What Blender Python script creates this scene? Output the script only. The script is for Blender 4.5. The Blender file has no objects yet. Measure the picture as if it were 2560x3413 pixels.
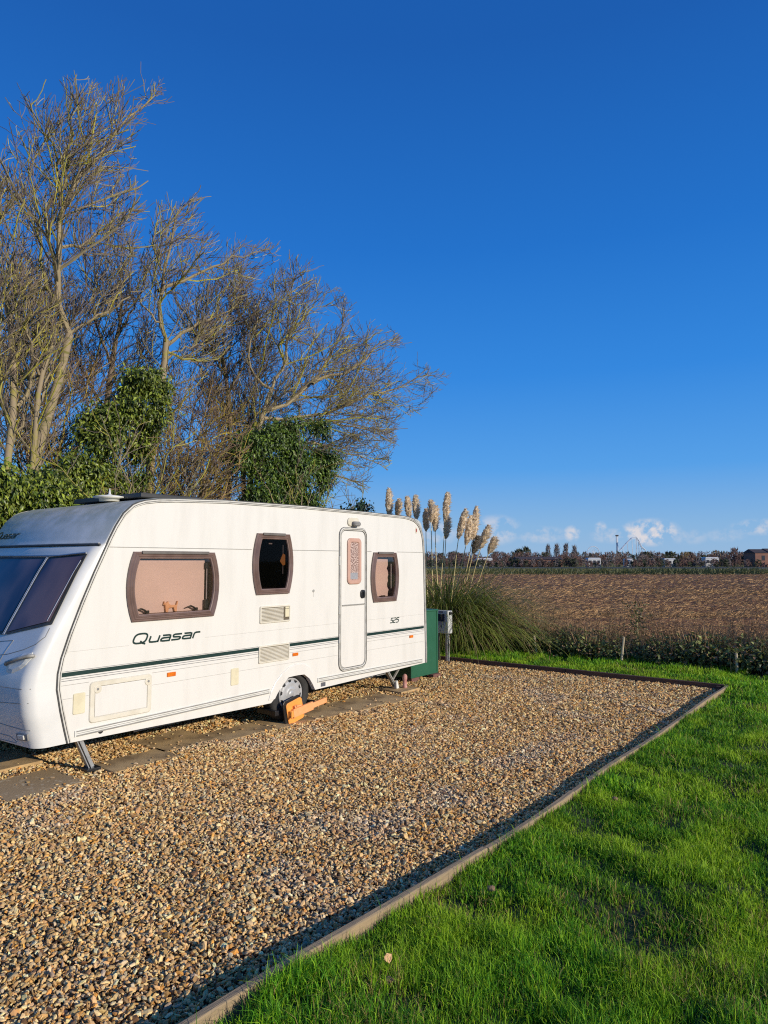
import bpy, math, random
import numpy as np
from mathutils import Vector, Matrix

random.seed(7); RNG = np.random.default_rng(11)
SC = bpy.context.scene
COL = SC.collection
R = math.radians

# ------------------------------------------------------------------ site frame
# x = along the caravan towards its front, y = out of its door side, z = up
ORI = (0.58608888, 9.89402006)
UX = (-0.61425214, -0.78910982)
NX = (0.78910982, -0.61425214)
ANG = math.atan2(UX[1], UX[0])
CAM = np.array([8.167475, 5.614934, 1.8])        # the camera in site coordinates

def W(s, n, z=0.0):
    return Vector((ORI[0] + UX[0]*s + NX[0]*n, ORI[1] + UX[1]*s + NX[1]*n, z))

# ------------------------------------------------------------------ materials
def nd(nt, t, **kw):
    n = nt.nodes.new(t)
    for k, v in kw.items():
        if k in n.inputs: n.inputs[k].default_value = v
        else: setattr(n, k, v)
    return n

def c4(c): return (c[0], c[1], c[2], 1.0)

def mat(name, col, rough=0.6, metal=0.0, spec=0.5, col2=None, scale=6.0, detail=5.0, lo=0.35, hi=0.65,
        bump=0.0, bscale=40.0, stretch=None, coat=0.0, attr=None, trans=None, rvar=0.0):
    m = bpy.data.materials.new(name); m.use_nodes = True
    nt = m.node_tree; L = nt.links; p = nt.nodes['Principled BSDF']
    p.inputs['Base Color'].default_value = c4(col); p.inputs['Roughness'].default_value = rough
    p.inputs['Metallic'].default_value = metal; p.inputs['Specular IOR Level'].default_value = spec
    p.inputs['Coat Weight'].default_value = coat
    tc = nd(nt, 'ShaderNodeTexCoord'); vec = tc.outputs['Object']
    if stretch:
        mp = nd(nt, 'ShaderNodeMapping'); mp.inputs['Scale'].default_value = stretch
        L.new(vec, mp.inputs['Vector']); vec = mp.outputs['Vector']
    colout = None
    if attr:
        a = nd(nt, 'ShaderNodeAttribute'); a.attribute_name = attr; colout = a.outputs['Color']
    if col2 is not None:
        nz = nd(nt, 'ShaderNodeTexNoise', Scale=scale, Detail=detail, Roughness=0.6); L.new(vec, nz.inputs['Vector'])
        mr = nd(nt, 'ShaderNodeMapRange'); mr.inputs[1].default_value = lo; mr.inputs[2].default_value = hi
        L.new(nz.outputs['Fac'], mr.inputs[0])
        mx = nd(nt, 'ShaderNodeMix', data_type='RGBA')
        L.new(mr.outputs[0], mx.inputs[0])
        if colout: L.new(colout, mx.inputs[6])
        else: mx.inputs[6].default_value = c4(col)
        mx.inputs[7].default_value = c4(col2); colout = mx.outputs[2]
        if rvar:
            m2 = nd(nt, 'ShaderNodeMapRange'); m2.inputs[3].default_value = rough-rvar; m2.inputs[4].default_value = rough+rvar
            L.new(nz.outputs['Fac'], m2.inputs[0]); L.new(m2.outputs[0], p.inputs['Roughness'])
    if colout: L.new(colout, p.inputs['Base Color'])
    if bump:
        nb = nd(nt, 'ShaderNodeTexNoise', Scale=bscale, Detail=6.0); L.new(vec, nb.inputs['Vector'])
        b = nd(nt, 'ShaderNodeBump', Strength=bump, Distance=0.02); L.new(nb.outputs['Fac'], b.inputs['Height'])
        L.new(b.outputs['Normal'], p.inputs['Normal'])
    if trans:
        t = nd(nt, 'ShaderNodeBsdfTranslucent'); t.inputs['Color'].default_value = c4(col)
        if colout: L.new(colout, t.inputs['Color'])
        ms = nd(nt, 'ShaderNodeMixShader'); ms.inputs[0].default_value = trans
        L.new(p.outputs[0], ms.inputs[1]); L.new(t.outputs[0], ms.inputs[2])
        L.new(ms.outputs[0], nt.nodes['Material Output'].inputs['Surface'])
    return m

def glass_mat(name, tint, gloss=0.12, rough=0.03):
    m = bpy.data.materials.new(name); m.use_nodes = True; nt = m.node_tree; L = nt.links
    nt.nodes.remove(nt.nodes['Principled BSDF'])
    t = nd(nt, 'ShaderNodeBsdfTransparent'); 
    tc = nd(nt, 'ShaderNodeTexCoord'); nz = nd(nt, 'ShaderNodeTexNoise', Scale=3.0, Detail=3.0); L.new(tc.outputs['Object'], nz.inputs['Vector'])
    mx = nd(nt, 'ShaderNodeMix', data_type='RGBA'); L.new(nz.outputs['Fac'], mx.inputs[0])
    mx.inputs[6].default_value = c4(tint); mx.inputs[7].default_value = c4([c*0.93 for c in tint]); L.new(mx.outputs[2], t.inputs['Color'])
    g = nd(nt, 'ShaderNodeBsdfGlossy'); g.inputs['Roughness'].default_value = rough
    fr = nd(nt, 'ShaderNodeFresnel'); fr.inputs['IOR'].default_value = 1.45
    mm = nd(nt, 'ShaderNodeMath', operation='MULTIPLY'); mm.inputs[1].default_value = gloss/0.04; L.new(fr.outputs[0], mm.inputs[0])
    mm.use_clamp = True
    ms = nd(nt, 'ShaderNodeMixShader'); L.new(mm.outputs[0], ms.inputs[0]); L.new(t.outputs[0], ms.inputs[1]); L.new(g.outputs[0], ms.inputs[2])
    L.new(ms.outputs[0], nt.nodes['Material Output'].inputs['Surface'])
    return m

M = {}
M['paint'] = mat('caravan_paint', (0.715, 0.69, 0.63), 0.32, col2=(0.635, 0.61, 0.55), scale=3.0, stretch=(2.2, 2.2, 0.35), lo=0.45, hi=0.85, coat=0.15, bump=0.02, bscale=14)
M['trim'] = mat('trim_rail', (0.62, 0.60, 0.54), 0.4, col2=(0.38, 0.36, 0.31), scale=9, lo=0.45, hi=0.75)
M['grey_line'] = mat('grey_trim', (0.22, 0.21, 0.19), 0.5, col2=(0.30, 0.29, 0.26), scale=8)
M['dark_seal'] = mat('dark_seal', (0.035, 0.034, 0.032), 0.55, col2=(0.06, 0.058, 0.05), scale=12)
M['stripe'] = mat('green_stripe', (0.008, 0.028, 0.024), 0.35, col2=(0.012, 0.036, 0.03), scale=5)
M['thin_stripe'] = mat('thin_stripe', (0.08, 0.085, 0.10), 0.4, col2=(0.13, 0.13, 0.14), scale=5)
M['cream'] = mat('cream_plastic', (0.70, 0.64, 0.44), 0.5, col2=(0.62, 0.55, 0.37), scale=7)
M['vent'] = mat('vent_plastic', (0.70, 0.655, 0.54), 0.5, col2=(0.60, 0.55, 0.43), scale=7)
M['vent_dark'] = mat('vent_shadow', (0.10, 0.08, 0.05), 0.8, col2=(0.14, 0.11, 0.07), scale=9)
M['bronze'] = mat('bronze_frame', (0.155, 0.10, 0.083), 0.28, col2=(0.215, 0.145, 0.12), scale=6)
M['bronze_rail'] = mat('bronze_rail', (0.13, 0.115, 0.10), 0.35, col2=(0.18, 0.16, 0.14), scale=6)
M['blind'] = mat('blind_fabric', (0.66, 0.565, 0.515), 0.9, col2=(0.62, 0.53, 0.48), scale=2.5)
M['bronze_glass'] = glass_mat('bronze_glass', (0.88, 0.775, 0.74))
M['dark_glass'] = glass_mat('dark_glass', (0.40, 0.34, 0.33), 0.012)
M['inside'] = mat('dark_interior', (0.022, 0.021, 0.022), 0.9, col2=(0.05, 0.045, 0.04), scale=2)
M['inside_wood'] = mat('interior_lining', (0.16, 0.11, 0.085), 0.8, col2=(0.20, 0.14, 0.11), scale=4)
M['amber'] = mat('amber_reflector', (0.80, 0.22, 0.015), 0.25, col2=(0.62, 0.13, 0.01), scale=30, coat=0.5)
M['pink_frame'] = mat('door_window_frame', (0.50, 0.29, 0.215), 0.5, col2=(0.55, 0.34, 0.26), scale=6)
M['lattice'] = mat('obscure_glazing', (0.18, 0.10, 0.08), 0.35, col2=(0.62, 0.47, 0.40), scale=75, detail=1.5, lo=0.46, hi=0.56)
M['black'] = mat('black_plastic', (0.012, 0.012, 0.013), 0.35, col2=(0.02, 0.02, 0.02), scale=9)
M['rubber'] = mat('tyre_rubber', (0.016, 0.016, 0.016), 0.8, col2=(0.032, 0.030, 0.027), scale=7, bump=0.15, bscale=60)
M['hubcap'] = mat('silver_hubcap', (0.56, 0.56, 0.56), 0.35, metal=0.35, col2=(0.44, 0.435, 0.42), scale=10)
M['clamp'] = mat('orange_clamp_paint', (0.90, 0.36, 0.07), 0.45, col2=(0.86, 0.31, 0.055), scale=12, coat=0.2)
M['clamp_pale'] = mat('faded_orange_paint', (0.86, 0.38, 0.16), 0.5, col2=(0.84, 0.33, 0.11), scale=12)
M['steel'] = mat('galvanised_steel', (0.44, 0.45, 0.46), 0.4, metal=0.7, col2=(0.32, 0.33, 0.34), scale=14)
M['steel_dull'] = mat('dull_steel', (0.40, 0.39, 0.36), 0.6, metal=0.2, col2=(0.26, 0.25, 0.22), scale=12)
M['chassis'] = mat('chassis_metal', (0.26, 0.26, 0.25), 0.7, col2=(0.18, 0.175, 0.165), scale=5)
M['green_box'] = mat('green_painted_panel', (0.012, 0.088, 0.040), 0.5, col2=(0.018, 0.105, 0.052), scale=4, bump=0.05, bscale=18)
M['brick'] = mat('red_brown_brick', (0.20, 0.085, 0.06), 0.9, col2=(0.14, 0.07, 0.055), scale=14)
M['grey_box'] = mat('meter_box_plastic', (0.56, 0.56, 0.54), 0.45, col2=(0.48, 0.48, 0.46), scale=5)
M['socket'] = mat('socket_cover', (0.010, 0.012, 0.030), 0.25, col2=(0.016, 0.018, 0.04), scale=6)
M['label_blue'] = mat('blue_sticker', (0.03, 0.03, 0.12), 0.5, col2=(0.05, 0.05, 0.16), scale=9)
M['label_grey'] = mat('pale_sticker', (0.36, 0.36, 0.37), 0.5, col2=(0.25, 0.25, 0.27), scale=60)
M['white_plastic'] = mat('white_plastic', (0.72, 0.71, 0.66), 0.45, col2=(0.62, 0.61, 0.54), scale=6)
M['roof_panel'] = mat('roof_panel_dark', (0.02, 0.02, 0.02), 0.45, col2=(0.035, 0.034, 0.032), scale=5)
M['wood_toy'] = mat('pale_wood', (0.72, 0.45, 0.25), 0.7, col2=(0.60, 0.34, 0.17), scale=25)
M['note'] = mat('orange_paper', (0.75, 0.36, 0.08), 0.8, col2=(0.70, 0.32, 0.07), scale=9)
M['red_badge'] = mat('red_badge', (0.28, 0.03, 0.03), 0.5, col2=(0.34, 0.06, 0.06), scale=20)
M['slab'] = mat('concrete_slab', (0.56, 0.375, 0.17), 0.9, col2=(0.25, 0.16, 0.072), scale=3.2, lo=0.42, hi=0.66, bump=0.25, bscale=70)
M['slab_lichen'] = mat('mottled_concrete_slab', (0.40, 0.27, 0.13), 0.9, col2=(0.58, 0.45, 0.27), scale=26, lo=0.56, hi=0.66, bump=0.25, bscale=70)
M['terracotta'] = mat('weathered_terracotta', (0.42, 0.17, 0.13), 0.7, col2=(0.55, 0.32, 0.27), scale=18)
M['board'] = mat('weathered_board', (0.36, 0.26, 0.145), 0.85, col2=(0.20, 0.155, 0.10), scale=7, stretch=(0.6, 9, 9), lo=0.4, hi=0.7, bump=0.3, bscale=30)
M['board_dark'] = mat('dark_shaded_board', (0.13, 0.065, 0.038), 0.85, col2=(0.07, 0.04, 0.028), scale=7, stretch=(9, 0.6, 9), lo=0.4, hi=0.7, bump=0.3, bscale=30)  # dark wood; shade on the back boards' face put into the colour
M['gravel_bed'] = mat('gravel_bed', (0.075, 0.048, 0.026), 0.95, col2=(0.04, 0.027, 0.016), scale=60, bump=0.6, bscale=70)
M['stone'] = mat('gravel_stone', (0.4, 0.3, 0.2), 0.75, attr='Col', col2=(0.20, 0.14, 0.09), scale=45, lo=0.52, hi=0.9, spec=0.35)
M['soil'] = mat('lawn_soil', (0.024, 0.055, 0.010), 0.95, col2=(0.04, 0.035, 0.015), scale=9, bump=0.4, bscale=40)
M['grass'] = mat('grass_blade', (0.06, 0.15, 0.02), 0.55, attr='Col', trans=0.30, spec=0.3)
M['leaf'] = mat('ivy_leaf', (0.03, 0.08, 0.015), 0.42, attr='Col', trans=0.22, spec=0.5)
M['bramble'] = mat('bramble_leaf', (0.03, 0.06, 0.02), 0.5, attr='Col', trans=0.22, spec=0.4)
M['bark'] = mat('branch_bark', (0.2, 0.15, 0.1), 0.85, attr='Col', spec=0.2)
M['lichen_bark'] = mat('lichened_bark', (0.2, 0.15, 0.1), 0.9, attr='Col', col2=(0.30, 0.27, 0.035), scale=4.5, lo=0.50, hi=0.66, bump=0.3, bscale=30, spec=0.2)
M['silver_bark'] = mat('pale_bark', (0.3, 0.25, 0.16), 0.85, attr='Col', col2=(0.17, 0.155, 0.05), scale=7, lo=0.48, hi=0.64, bump=0.35, bscale=30, stretch=(1, 1, 2.5), spec=0.2)
M['plume'] = mat('pampas_plume', (0.7, 0.55, 0.4), 0.8, attr='Col', trans=0.55, spec=0.1)
M['stem'] = mat('pampas_stem', (0.66, 0.54, 0.25), 0.6, col2=(0.52, 0.41, 0.17), scale=9)
M['straw'] = mat('straw', (0.4, 0.3, 0.2), 0.85, attr='Col', spec=0.1)
M['clod'] = mat('dry_leaf', (0.72, 0.44, 0.21), 0.9, col2=(0.45, 0.24, 0.11), scale=30, bump=0.4, bscale=50)
M['dead_leaf'] = mat('brown_leaf', (0.17, 0.10, 0.05), 0.9, col2=(0.28, 0.18, 0.10), scale=30)
M['stake'] = mat('pale_stake', (0.55, 0.46, 0.31), 0.8, col2=(0.38, 0.31, 0.2), scale=10)
M['far_twig'] = mat('far_wood', (0.06, 0.045, 0.035), 0.95, attr='Col', spec=0.0)
M['far_white'] = mat('far_white_panel', (0.62, 0.62, 0.60), 0.5, col2=(0.50, 0.50, 0.49), scale=1)
M['far_brick'] = mat('far_brick', (0.28, 0.135, 0.09), 0.9, col2=(0.22, 0.11, 0.08), scale=1)
M['far_roof'] = mat('far_roof', (0.045, 0.035, 0.035), 0.9, col2=(0.07, 0.05, 0.05), scale=1)
M['far_glass'] = mat('far_window', (0.03, 0.035, 0.045), 0.2, col2=(0.05, 0.05, 0.06), scale=1)
M['far_steel'] = mat('far_ride_steel', (0.62, 0.67, 0.75), 0.6, col2=(0.55, 0.6, 0.68), scale=0.2)  # pale blue distance haze mixed into the ride steel colour

def weathered():
    m = mat('weathered_shell', (0.72, 0.71, 0.67), 0.4, col2=(0.62, 0.61, 0.565), scale=2.5, lo=0.35, hi=0.75, coat=0.1)
    nt = m.node_tree; L = nt.links; p = nt.nodes['Principled BSDF']
    src = p.inputs['Base Color'].links[0].from_socket
    tc = nd(nt, 'ShaderNodeTexCoord'); sx = nd(nt, 'ShaderNodeSeparateXYZ'); L.new(tc.outputs['Object'], sx.inputs[0])
    mr = nd(nt, 'ShaderNodeMapRange'); mr.inputs[1].default_value = 1.90; mr.inputs[2].default_value = 2.30; L.new(sx.outputs['Z'], mr.inputs[0])
    nz = nd(nt, 'ShaderNodeTexNoise', Scale=5.0, Detail=7.0, Roughness=0.7); L.new(tc.outputs['Object'], nz.inputs['Vector'])
    m1 = nd(nt, 'ShaderNodeMapRange'); m1.inputs[1].default_value = 0.22; m1.inputs[2].default_value = 0.68; L.new(nz.outputs['Fac'], m1.inputs[0])
    mu = nd(nt, 'ShaderNodeMath', operation='MULTIPLY'); L.new(mr.outputs[0], mu.inputs[0]); L.new(m1.outputs[0], mu.inputs[1]); mu.use_clamp = True
    mx = nd(nt, 'ShaderNodeMix', data_type='RGBA'); L.new(mu.outputs[0], mx.inputs[0]); L.new(src, mx.inputs[6]); mx.inputs[7].default_value = (0.33, 0.35, 0.25, 1)
    # specks of lichen
    vo = nd(nt, 'ShaderNodeTexVoronoi', Scale=26.0); L.new(tc.outputs['Object'], vo.inputs['Vector'])
    n2 = nd(nt, 'ShaderNodeTexNoise', Scale=4.0, Detail=2.0); L.new(tc.outputs['Object'], n2.inputs['Vector'])
    th = nd(nt, 'ShaderNodeMapRange'); th.inputs[1].default_value = 0.13; th.inputs[2].default_value = 0.08; L.new(vo.outputs['Distance'], th.inputs[0])
    t2 = nd(nt, 'ShaderNodeMapRange'); t2.inputs[1].default_value = 0.50; t2.inputs[2].default_value = 0.58; L.new(n2.outputs['Fac'], t2.inputs[0])
    m3 = nd(nt, 'ShaderNodeMath', operation='MULTIPLY'); L.new(th.outputs[0], m3.inputs[0]); L.new(t2.outputs[0], m3.inputs[1])
    m4 = nd(nt, 'ShaderNodeMath', operation='MULTIPLY'); L.new(m3.outputs[0], m4.inputs[0]); L.new(mr.outputs[0], m4.inputs[1])
    mx2 = nd(nt, 'ShaderNodeMix', data_type='RGBA'); L.new(m4.outputs[0], mx2.inputs[0]); L.new(mx.outputs[2], mx2.inputs[6]); mx2.inputs[7].default_value = (0.06, 0.06, 0.045, 1)
    L.new(mx2.outputs[2], p.inputs['Base Color'])
    return m
M['shell'] = weathered()

def front_glass():
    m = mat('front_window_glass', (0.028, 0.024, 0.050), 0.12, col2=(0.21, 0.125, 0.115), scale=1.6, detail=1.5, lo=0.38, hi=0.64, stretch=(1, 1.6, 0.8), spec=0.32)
    return m
M['front_glass'] = front_glass()

# ------------------------------------------------------------------ mesh builder
class MB:
    def __init__(self): self.v = []; self.f = []; self.mi = []; self.cur = 0; self.sm = []; self.smooth = False
    def add(self, vs, fs):
        o = len(self.v); self.v += [tuple(map(float, p)) for p in vs]
        for f in fs: self.f.append([i+o for i in f]); self.mi.append(self.cur); self.sm.append(self.smooth)
    def box(self, a, b):
        x0, y0, z0 = a; x1, y1, z1 = b
        self.add([(x0,y0,z0),(x1,y0,z0),(x1,y1,z0),(x0,y1,z0),(x0,y0,z1),(x1,y0,z1),(x1,y1,z1),(x0,y1,z1)],
                 [(0,3,2,1),(4,5,6,7),(0,1,5,4),(1,2,6,5),(2,3,7,6),(3,0,4,7)])
    def bar(self, p, q, w, h, up=(0,0,1)):
        p = Vector(p); q = Vector(q); d = (q-p).normalized(); u = Vector(up)
        x = d.cross(u); x = x.normalized() if x.length > 1e-6 else Vector((1,0,0)); y = x.cross(d)
        vs = []
        for c in (p, q):
            for a, b in ((-1,-1),(1,-1),(1,1),(-1,1)): vs.append(c + x*(a*w/2) + y*(b*h/2))
        self.add(vs, [(0,1,2,3),(7,6,5,4),(0,4,5,1),(1,5,6,2),(2,6,7,3),(3,7,4,0)])
    def tube(self, pts, r, n=8, caps=True):
        pts = [Vector(p) for p in pts]; k = len(pts); rs = r if hasattr(r, '__len__') else [r]*k
        vs = []; prev = None
        for i, p in enumerate(pts):
            d = (pts[min(i+1, k-1)] - pts[max(i-1, 0)]).normalized()
            if prev is None:
                a = Vector((0,0,1)) if abs(d.z) < 0.9 else Vector((1,0,0)); x = d.cross(a).normalized()
            else: x = (prev - d*prev.dot(d)).normalized()
            prev = x; y = d.cross(x)
            for j in range(n):
                t = 2*math.pi*j/n; vs.append(p + x*(rs[i]*math.cos(t)) + y*(rs[i]*math.sin(t)))
        fs = [(i*n+j, i*n+(j+1) % n, (i+1)*n+(j+1) % n, (i+1)*n+j) for i in range(k-1) for j in range(n)]
        if caps: fs += [tuple(range(n))[::-1], tuple(range((k-1)*n, k*n))]
        self.add(vs, fs)
    def loft(self, loops, cap0=False, cap1=False, closed=True):
        n = len(loops[0]); vs = [p for l in loops for p in l]; fs = []
        for i in range(len(loops)-1):
            for j in range(n if closed else n-1):
                fs.append((i*n+j, i*n+(j+1) % n, (i+1)*n+(j+1) % n, (i+1)*n+j))
        if cap0: fs.append(tuple(range(n))[::-1])
        if cap1: fs.append(tuple(range((len(loops)-1)*n, len(loops)*n)))
        self.add(vs, fs)
    def lathe(self, c, prof, axis='y', n=32):
        loops = []
        for (a, r) in prof:
            l = []
            for j in range(n):
                t = 2*math.pi*j/n; u, v = r*math.cos(t), r*math.sin(t)
                if axis == 'y': l.append((c[0]+u, c[1]+a, c[2]+v))
                else: l.append((c[0]+u, c[1]+v, c[2]+a))
            loops.append(l)
        self.loft(loops, True, True)
    def prism(self, poly, y0, y1):                # polygon in (x, z), extruded along y
        self.loft([[(x, y0, z) for x, z in poly], [(x, y1, z) for x, z in poly]], True, True)
    def slab(self, poly, z0, z1):                 # polygon in (x, y), extruded along z
        self.loft([[(x, y, z0) for x, y in poly], [(x, y, z1) for x, y in poly]], True, True)

def finish(me, mats):
    for m in (mats if isinstance(mats, (list, tuple)) else [mats]): me.materials.append(m)

def obj(name, mb, mats, parent=None, base=(0, 0, 0), bevel=0.0, smooth=None, fix=True):
    me = bpy.data.meshes.new(name)
    me.from_pydata([(x-base[0], y-base[1], z-base[2]) for x, y, z in mb.v], [], mb.f)
    finish(me, mats)
    me.polygons.foreach_set('material_index', mb.mi)
    me.polygons.foreach_set('use_smooth', [bool(smooth) if smooth is not None else s for s in mb.sm])
    if fix:
        import bmesh
        bm = bmesh.new(); bm.from_mesh(me); bmesh.ops.recalc_face_normals(bm, faces=bm.faces); bm.to_mesh(me); bm.free()
    me.update()
    o = bpy.data.objects.new(name, me); COL.objects.link(o)
    if parent is not None: o.parent = parent
    if bevel:
        b = o.modifiers.new('bevel', 'BEVEL'); b.width = bevel; b.segments = 2; b.limit_method = 'ANGLE'; b.angle_limit = R(35)
    return o

def tag(o, label, cat=None, group=None, kind=None):
    if label: o['label'] = label
    if cat: o['category'] = cat
    if group: o['group'] = group
    if kind: o['kind'] = kind
    return o

def place(o, base):
    o.location = W(*base); o.rotation_euler = (0, 0, ANG); return o

class Thing:
    def __init__(self, name, label, cat, base, group=None):
        o = bpy.data.objects.new(name, None); COL.objects.link(o); o.empty_display_size = 0.1
        tag(o, label, cat, group); place(o, base); self.o = o; self.base = base
    def part(self, name, mb, mats, parent=None, **kw):
        return obj(name, mb, mats, parent or self.o, self.base, **kw)

def single(name, mb, mats, label, cat, base, group=None, **kw):
    o = obj(name, mb, mats, None, base, **kw); place(o, base); return tag(o, label, cat, group)

def np_mesh(name, V, faces, mats, col=None, mi=None, smooth=False):
    """V (n,3); faces: list of (m,k) index arrays; col (n,3) point colours"""
    me = bpy.data.meshes.new(name)
    V = np.asarray(V, np.float32); me.vertices.add(len(V)); me.vertices.foreach_set('co', V.ravel())
    loops = np.concatenate([f.ravel() for f in faces]).astype(np.int32)
    tot = np.concatenate([np.full(len(f), f.shape[1], np.int32) for f in faces])
    start = np.concatenate([[0], np.cumsum(tot)[:-1]]).astype(np.int32)
    me.loops.add(len(loops)); me.loops.foreach_set('vertex_index', loops)
    me.polygons.add(len(tot)); me.polygons.foreach_set('loop_start', start); me.polygons.foreach_set('loop_total', tot)
    if mi is not None: me.polygons.foreach_set('material_index', np.asarray(mi, np.int32))
    me.polygons.foreach_set('use_smooth', np.full(len(tot), smooth))
    finish(me, mats)
    if col is not None:
        a = me.attributes.new('Col', 'FLOAT_COLOR', 'POINT')
        c = np.ones((len(V), 4), np.float32); c[:, :3] = col; a.data.foreach_set('color', c.ravel())
    me.update(); me.validate()
    return me

def np_obj(name, me, parent=None):
    o = bpy.data.objects.new(name, me); COL.objects.link(o)
    if parent is not None: o.parent = parent
    return o

def inview(s, n, z=0.0, m=1.18):
    """site points that fall in the picture or a little outside of it"""
    x = ORI[0] + UX[0]*s + NX[0]*n; y = ORI[1] + UX[1]*s + NX[1]*n
    p = R(4.0966); cz = z-1.8
    f = y*math.cos(p) + cz*math.sin(p); v = -y*math.sin(p) + cz*math.cos(p)
    f = np.maximum(f, 1e-3)
    return (y > -.2) & (np.abs(x) < 829.5/1480*1.06*np.maximum(f, 0)+1.35) & (v > -(1106/1480*1.06*np.maximum(f, 0)+.75))

# value noise on the ground
def vnoise(x, y, scale, seed=0):
    rg = np.random.default_rng(seed); T = rg.random((64, 64))
    x = x/scale; y = y/scale; xi = np.floor(x).astype(int); yi = np.floor(y).astype(int); fx = x-xi; fy = y-yi
    fx = fx*fx*(3-2*fx); fy = fy*fy*(3-2*fy)
    g = lambda a, b: T[a % 64, b % 64]
    return (g(xi, yi)*(1-fx)+g(xi+1, yi)*fx)*(1-fy)+(g(xi, yi+1)*(1-fx)+g(xi+1, yi+1)*fx)*fy

def inpoly(px, py, poly):
    poly = np.asarray(poly); x, y = px, py; c = np.zeros(x.shape, bool); j = len(poly)-1
    for i in range(len(poly)):
        xi, yi = poly[i]; xj, yj = poly[j]
        cond = ((yi > y) != (yj > y)) & (x < (xj-xi)*(y-yi)/(yj-yi+1e-12)+xi)
        c ^= cond; j = i
    return c

# ------------------------------------------------------------------ caravan
WID = 2.32
FR = [(4.548,2.358),(4.62,2.335),(4.674,2.31),(4.765,2.227),(4.837,2.112),(4.893,2.0),(4.948,1.876),(5.028,1.701),(5.132,1.452),(5.231,1.186),(5.291,1.0),(5.315,.876),(5.318,.751),(5.283,.57),(5.245,.412),(5.215,.298)]
RE = [(-.03,.357),(-.033,.544),(-.017,.981),(-.004,1.4),(.008,1.86),(.028,2.08),(.052,2.175),(.085,2.24),(.125,2.30),(.18,2.348),(.261,2.385),(.38,2.41),(.518,2.422)]
RF = [(1.4,2.433),(2.5,2.438),(3.6,2.425),(4.2,2.398),(4.42,2.379)]
PROFILE = RE + RF + FR
FZ = [p[1] for p in FR][::-1]; FS = [p[0] for p in FR][::-1]
def front_c(z): return np.interp(z, [.3,.57,.8,1.0,1.2,1.45,1.7,1.9,1.925,1.955,2.3], [.25,.26,.24,.21,.18,.14,.11,.08,.07,.012,.008])
def front_b(z): return np.interp(z, [.3,1.88,1.97,2.1,2.36], [.06,.07,.13,.13,.05])
def front_s(w, z):
    c = front_c(z); r = min(.10, c); u = min(max(w/r, 0), 1)
    w2 = WID-w; u2 = min(max(w2/r, 0), 1); u = min(u, u2)
    return np.interp(z, FZ, FS) + (c-r) + r*math.sqrt(max(0, 1-(1-u)**2)) + front_b(z)*(1-((w-WID/2)/(WID/2))**2)
def on_front(w, z, off=0.0):
    e = 1e-3
    ds_w = (front_s(w+e, z)-front_s(w-e, z))/(2*e); ds_z = (front_s(w, z+.02)-front_s(w, z-.02))/.04
    nrm = Vector((1, ds_w, -ds_z)).normalized()
    return Vector((front_s(w, z), -w, z)) + nrm*off

car = Thing('caravan', 'white touring caravan with green stripe parked on gravel and clamped', 'caravan', (0, 0, 0))

def barrel(s0, s1, z0, z1, b, inset=0.0, n=9):
    s0 += inset; s1 -= inset; z0 += inset; z1 -= inset; pts = []
    for i in range(n):
        t = i/(n-1); k = b*(1-(2*t-1)**2); pts.append((s1+k, z0+(z1-z0)*t))
    for i in range(n):
        t = 1-i/(n-1); k = b*(1-(2*t-1)**2); pts.append((s0-k, z0+(z1-z0)*t))
    return pts
def rrect(s0, s1, z0, z1, r, inset=0.0, n=6):
    s0 += inset; s1 -= inset; z0 += inset; z1 -= inset; r = max(r-inset*0.7, 0.003); pts = []
    for cx, cz, a in ((s1-r, z0+r, -90), (s1-r, z1-r, 0), (s0+r, z1-r, 90), (s0+r, z0+r, 180)):
        for i in range(n+1):
            t = R(a+90*i/n); pts.append((cx+r*math.cos(t), cz+r*math.sin(t)))
    return pts
WINS = [(3.752, 4.656, 1.252, 1.886, .062), (2.706, 3.188, 1.438, 2.100, .058), (.700, 1.184, 1.264, 1.914, .058)]

ARCH = [(2.95,.262),(2.897,.305),(2.831,.391),(2.77,.454),(2.701,.506),(2.453,.507),(2.37,.451),(2.276,.316),(2.25,.305)]
side_poly = [(s, z) for s, z in PROFILE] + [(4.38,.284),(3.4,.266)] + ARCH + [(1.2,.328),(.046,.355)]

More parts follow.
